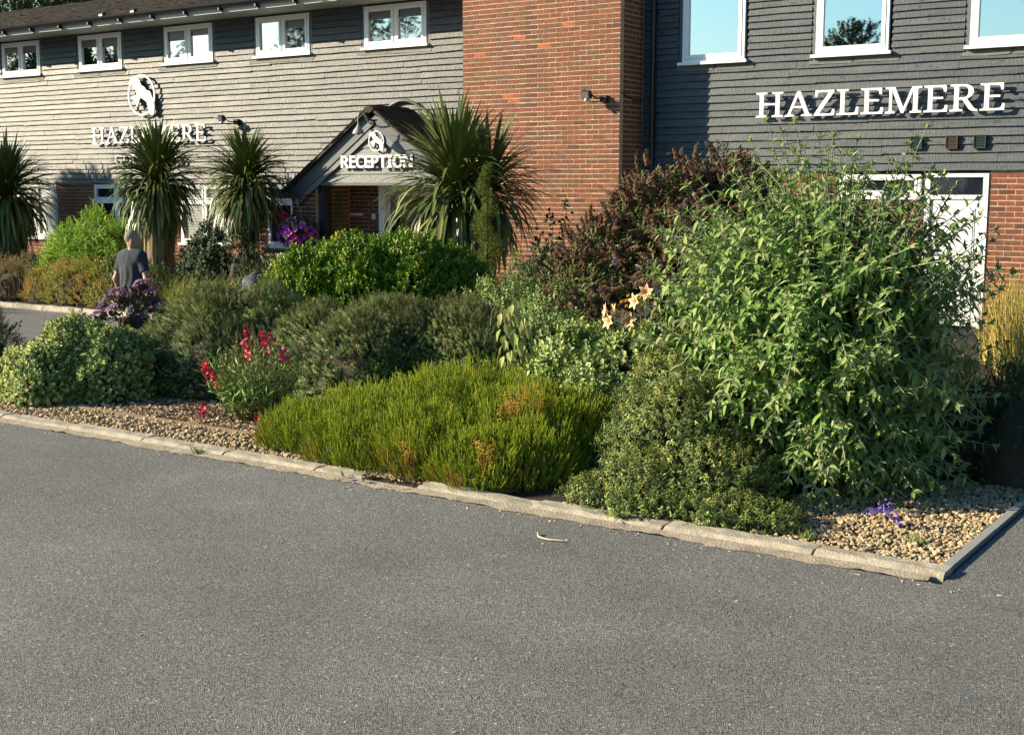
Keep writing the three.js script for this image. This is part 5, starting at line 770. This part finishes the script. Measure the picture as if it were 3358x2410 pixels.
  for (let i = 0; i < 700; i++) { const y = rr(0, 1.8), r = 0.20 * (1 - y / 1.95), a = rr(0, 6.28); cp.push({ p: V(-5.87 + Math.cos(a) * r, y, -0.15 + Math.sin(a) * r), d: V(Math.cos(a) * 0.5, 1, Math.sin(a) * 0.5).normalize(), s: rr(0.7, 1.2), c: vary([0.07, 0.11, 0.03], 0.2) }); } scatter(cy, 'foliage', sprig({ n: 12, L: 0.09, len: 0.02, wid: 0.007, splay: 40 }), matt, cp);
  const by2 = thing('bay_shrub', 'dark leafy shrub beside the porch below the hanging basket', 'shrub'), lb = [[-6.9, 1.3, 0.35, 1.5, -0.25], [-6.2, 1.6, 0.4, 1.1, -0.25], [-5.4, 1.9, 0.4, 1.0, -0.25]]; darkCore(by2, lb, 0.75); const bp = lobePts(lb, 900, {}); bp.forEach((q) => { q.s = rr(0.8, 1.2); q.c = vary([0.04, 0.065, 0.028], 0.2); }); scatter(by2, 'foliage', sprig({ n: 8, L: 0.09, len: 0.05, wid: 0.025, splay: 60 }), satin, bp);
}
// ------------------------------------------------------------------ trees
function tree(label, x, z, H, R, trunkH, o = {}) {
  const t = thing('tree', label, 'tree', o.group), gy = -0.6, lob = [], limbs = [];
  mk('trunk', tube([V(x, gy, z), V(x + 0.1, gy + trunkH * 0.6, z), V(x, gy + H * 0.75, z + 0.1)], 0.05 * R + 0.1, 0.05, 8), M.bark, t);
  for (let i = 0; i < (o.lobes ?? 26); i++) { const u = rnd(), y = trunkH + (H - trunkH) * u, w = R * Math.sqrt(Math.max(0.05, 1 - Math.pow(2 * u - 0.85, 2))), a = rr(0, 6.28), q = Math.sqrt(rnd()) * w * 0.8; const c = V(x + Math.cos(a) * q, gy + y, z + Math.sin(a) * q); lob.push([c, rr(0.22, 0.42) * R]); limbs.push(tube([V(x, gy + trunkH + u * (H - trunkH) * 0.6, z), V(x, gy + trunkH + u * (H - trunkH) * 0.6, z).lerp(c, 0.6).add(V(0, 0.15, 0)), c], 0.06, 0.015, 5, 4)); }
  mk('limbs', merge(limbs), M.bark, t).userData.kind = 'stuff'; const pts = [];
  for (const [c, r] of lob) for (let i = 0; i < (o.n ?? 130); i++) { const d = rdir(); pts.push({ p: c.clone().addScaledVector(d, r * Math.cbrt(rnd())), d: d.add(V(0, 0.3, 0)).normalize(), s: rr(0.7, 1.3), c: vary([0.075, 0.11, 0.035], 0.25) }); }
  scatter(t, 'crown', sprig({ n: 10, L: 0.28, len: 0.14, wid: 0.08, splay: 60, stem: 0.006 }), satin, pts); return t;
}
tree('dark leafy tree rising behind the ridge of the tiled roof', -26.5, -11, 10.5, 4.2, 3.5, { lobes: 40, n: 170 });
tree('broad garden tree across the car park mirrored in the tall windows', -8.2, 31, 8.9, 2.3, 2.2, { group: 'trees across the car park', lobes: 30 });
tree('spreading tree across the car park mirrored in the window nearest the tower', -34, 30, 13.5, 4.6, 3, { group: 'trees across the car park', lobes: 34 });
tree('tall tree beyond the car park mirrored in the middle upper windows', -42, 22, 14.0, 4.8, 3, { group: 'trees across the car park', lobes: 34 });
tree('wide tree beyond the car park mirrored in the far upper windows', -53, 22, 14.0, 5.0, 3, { group: 'trees across the car park', lobes: 34 });
tree('small tree by the drive whose shade falls on the far palm', -22.0, 5.0, 6.3, 1.6, 2.4, { lobes: 34, n: 200 });

// ------------------------------------------------------------------ the man walking to the entrance
{
  const cap = (p, a, b, ra, rb) => { const abx = b[0] - a[0], aby = b[1] - a[1], abz = b[2] - a[2], t = clamp(((p[0] - a[0]) * abx + (p[1] - a[1]) * aby + (p[2] - a[2]) * abz) / (abx * abx + aby * aby + abz * abz + 1e-9), 0, 1); return Math.hypot(p[0] - a[0] - abx * t, p[1] - a[1] - aby * t, p[2] - a[2] - abz * t) - (ra + (rb - ra) * t); };
  const ell = (p, c, r) => { const k = Math.hypot((p[0] - c[0]) / r[0], (p[1] - c[1]) / r[1], (p[2] - c[2]) / r[2]); return (k - 1) * Math.min(...r); };
  const smin = (a, b, k) => { const h = Math.max(k - Math.abs(a - b), 0) / k; return Math.min(a, b) - h * h * k / 4; };
  function field(fn, lo, hi, res, mat) {
    const mc = new MarchingCubes(res, mat, false, false, 60000), c = lo.map((v, i) => (v + hi[i]) / 2), s = Math.max(hi[0] - lo[0], hi[1] - lo[1], hi[2] - lo[2]) / 2 * 1.06; mc.isolation = 0;
    for (let k = 0; k < res; k++) for (let j = 0; j < res; j++) for (let i = 0; i < res; i++) { const g = (q) => (q / (res / 2) - 1); mc.field[k * res * res + j * res + i] = -fn([c[0] + g(i) * s, c[1] + g(j) * s, c[2] + g(k) * s]); }
    mc.update(); const n = mc.count, P = new Float32Array(n * 3), N = new Float32Array(n * 3); for (let i = 0; i < n * 3; i += 3) for (let d = 0; d < 3; d++) { P[i + d] = c[d] + mc.positionArray[i + d] * s; N[i + d] = mc.normalArray[i + d]; }
    const g = new THREE.BufferGeometry(); g.setAttribute('position', new THREE.BufferAttribute(P, 3)); g.setAttribute('normal', new THREE.BufferAttribute(N, 3)); g.setAttribute('uv', new THREE.BufferAttribute(new Float32Array(n * 2), 2)); return g;
  }
  // joints, facing -z, feet on y = 0; x to the man's right
  const J = { hipL: [-0.10, 0.92, 0], hipR: [0.10, 0.92, 0], kneeL: [-0.11, 0.50, -0.14], kneeR: [0.11, 0.50, 0.02], ankL: [-0.11, 0.09, -0.10], ankR: [0.11, 0.12, 0.26], shL: [-0.195, 1.43, 0.01], shR: [0.195, 1.43, 0.01], elL: [-0.30, 1.15, 0.05], elR: [0.30, 1.16, 0.03], wrL: [-0.32, 0.89, -0.03], wrR: [0.33, 0.93, -0.14] };
  const torso = (p) => { let d = ell(p, [0, 1.27, 0.0], [0.185, 0.23, 0.125]); d = smin(d, ell(p, [0, 1.06, -0.01], [0.165, 0.20, 0.125]), 0.1); d = smin(d, ell(p, [0, 0.94, 0.01], [0.165, 0.13, 0.125]), 0.08); d = smin(d, cap(p, [-0.15, 1.43, 0.01], [0.15, 1.43, 0.01], 0.07, 0.07), 0.09); return d; };
  const arm = (p, s, e, w) => smin(cap(p, J[s], J[e], 0.056, 0.043), cap(p, J[e], J[w], 0.042, 0.028), 0.03);
  const leg = (p, h, k, a) => smin(cap(p, J[h], J[k], 0.088, 0.058), cap(p, J[k], J[a], 0.058, 0.038), 0.04);
  const ca = Math.cos(0.85), sa = Math.sin(0.85);                   // the head is turned to the man's right
  const headLocal = (p) => { const x = p[0], z = p[2] + 0.02; return [x * ca + z * sa, p[1], -x * sa + z * ca]; };
  const head = (p) => { const q = headLocal(p); let d = ell(q, [0, 1.665, 0.012], [0.078, 0.105, 0.098]); d = smin(d, ell(q, [0, 1.605, -0.03], [0.060, 0.075, 0.070]), 0.05); d = smin(d, cap(q, [0, 1.635, -0.098], [0, 1.612, -0.118], 0.011, 0.014), 0.02); d = smin(d, ell(q, [0, 1.555, -0.072], [0.03, 0.022, 0.028]), 0.03); for (const s of [-1, 1]) { d = smin(d, ell(q, [s * 0.080, 1.635, 0.010], [0.012, 0.032, 0.020]), 0.012); d = Math.max(d, -ell(q, [s * 0.032, 1.648, -0.106], [0.016, 0.011, 0.014])); } d = Math.max(d, -ell(q, [0, 1.575, -0.108], [0.024, 0.004, 0.014])); return smin(d, cap(p, [0, 1.44, 0.015], [0, 1.58, 0.0], 0.062, 0.056), 0.04); };
  const body = (p) => { let d = torso(p); d = smin(d, arm(p, 'shL', 'elL', 'wrL'), 0.05); d = smin(d, arm(p, 'shR', 'elR', 'wrR'), 0.05); d = smin(d, leg(p, 'hipL', 'kneeL', 'ankL'), 0.05); d = smin(d, leg(p, 'hipR', 'kneeR', 'ankR'), 0.05); return smin(d, cap(p, [0, 1.44, 0.015], [0, 1.52, 0.005], 0.062, 0.057), 0.04); };
  const hand = (w, e, s) => { const W = V(...J[w]), D = W.clone().sub(V(...J[e])).normalize(), side = V(0, 0, 1).addScaledVector(D, -D.z).normalize(), nrm = side.clone().cross(D), at = (a, b, c) => W.clone().addScaledVector(D, a).addScaledVector(side, b).addScaledVector(nrm, c * s).toArray(); const bones = [[at(-0.02, 0, 0), at(0.075, 0, 0.004), 0.026, 0.026], [at(0.03, 0.016, 0), at(0.085, 0.026, 0.004), 0.018, 0.018], [at(0.03, -0.016, 0), at(0.085, -0.026, 0.004), 0.018, 0.018]]; [[0.033, 0.060], [0.011, 0.070], [-0.011, 0.066], [-0.033, 0.052]].forEach(([b, L]) => { bones.push([at(0.08, b, 0.004), at(0.08 + L * 0.55, b * 1.08, 0.012), 0.0095, 0.009], [at(0.08 + L * 0.55, b * 1.08, 0.012), at(0.08 + L, b * 1.02, 0.034), 0.009, 0.0078]); }); bones.push([at(0.02, -0.024, 0.008), at(0.055, -0.048, 0.018), 0.013, 0.011], [at(0.055, -0.048, 0.018), at(0.09, -0.052, 0.030), 0.011, 0.009]); return { fn: (p) => bones.reduce((d, [a, b, r, q]) => smin(d, cap(p, a, b, r, q), 0.007), 9), c: at(0.06, 0, 0.01) }; };
  const man = thing('person', 'grey haired man in a dark grey t-shirt walking towards the entrance', 'person'); man.position.set(-3.42, -0.345, 6.46); man.rotation.y = 0.05; man.scale.set(0.9, 1, 0.95);
  const skin = std([0.42, 0.23, 0.155], 0.6), parts = [field(body, [-0.4, 0.0, -0.4], [0.4, 1.56, 0.4], 150, skin), field(head, [-0.16, 1.42, -0.18], [0.16, 1.80, 0.18], 90, skin)];
  for (const h of [hand('wrL', 'elL', 1), hand('wrR', 'elR', -1)]) parts.push(field(h.fn, h.c.map((v) => v - 0.12), h.c.map((v) => v + 0.12), 70, skin));
  mk('body', mergeGeometries(parts), skin, man);
  const cut = (p, a, b, u) => { const d = [b[0] - a[0], b[1] - a[1], b[2] - a[2]], L = Math.hypot(...d); return ((p[0] - a[0]) * d[0] + (p[1] - a[1]) * d[1] + (p[2] - a[2]) * d[2]) / L - u * L; };
  const shirt = (p) => { const fold = 0.004 * Math.sin(p[0] * 62 + 3 * Math.sin(p[1] * 9)) * smooth(1.42, 1.2, p[1]) + 0.003 * n3(p[0] * 9, p[1] * 5, p[2] * 9); let d = torso(p) - 0.018 - 0.012 * smooth(1.2, 0.95, p[1]) + fold; for (const [s, e] of [['shL', 'elL'], ['shR', 'elR']]) { let a = cap(p, J[s], J[e], 0.068, 0.060) + fold * 0.6; a = Math.max(a, cut(p, J[s], J[e], 0.66)); d = smin(d, a, 0.04); } d = Math.max(d, 0.84 - p[1]); return Math.max(d, -(cap(p, [0, 1.46, 0.01], [0, 1.65, -0.015], 0.070, 0.075))); };
  mk('t_shirt', field(shirt, [-0.4, 0.80, -0.28], [0.4, 1.56, 0.28], 110, skin), std([0.032, 0.042, 0.050], 0.95), man);
  const shorts = (p) => { let d = ell(p, [0, 0.93, 0.01], [0.18, 0.13, 0.145]); for (const [h, k] of [['hipL', 'kneeL'], ['hipR', 'kneeR']]) d = smin(d, Math.max(cap(p, J[h], J[k], 0.115, 0.10), cut(p, J[h], J[k], 0.86)), 0.05); return Math.max(d, p[1] - 0.99); };
  mk('shorts', field(shorts, [-0.3, 0.4, -0.35], [0.3, 1.02, 0.35], 80, skin), std([0.30, 0.32, 0.33], 0.9), man);
  const hair = (p) => { const q = headLocal(p); let d = ell(q, [0, 1.675, 0.020], [0.0805, 0.100, 0.0985]); d = Math.max(d, -(0.0 + (q[1] - 1.60) - 0.0) * 1, -(q[1] - (1.605 + 0.5 * Math.max(0, -q[2] + 0.01)))); return Math.max(d, -ell(q, [0, 1.64, -0.11], [0.07, 0.075, 0.09])) + 0.003 * n3(p[0] * 60, p[1] * 60, p[2] * 60); };
  mk('hair', field(hair, [-0.13, 1.57, -0.15], [0.13, 1.80, 0.15], 80, skin), std([0.27, 0.225, 0.18], 0.95), man);
  for (const [a, y] of [['ankL', 0], ['ankR', 0.03]]) { const [x, , z] = J[a]; mk('shoe', field((p) => Math.max(smin(ell(p, [x, y + 0.045, z - 0.07], [0.048, 0.05, 0.13]), cap(p, [x, y + 0.05, z + 0.01], [x, y + 0.10, z], 0.048, 0.045), 0.04), y - p[1] + 0.002), [x - 0.12, y - 0.02, z - 0.24], [x + 0.12, y + 0.2, z + 0.14], 50, skin), std([0.5, 0.5, 0.5], 0.6), man); }
}
renderer.render(scene, camera);
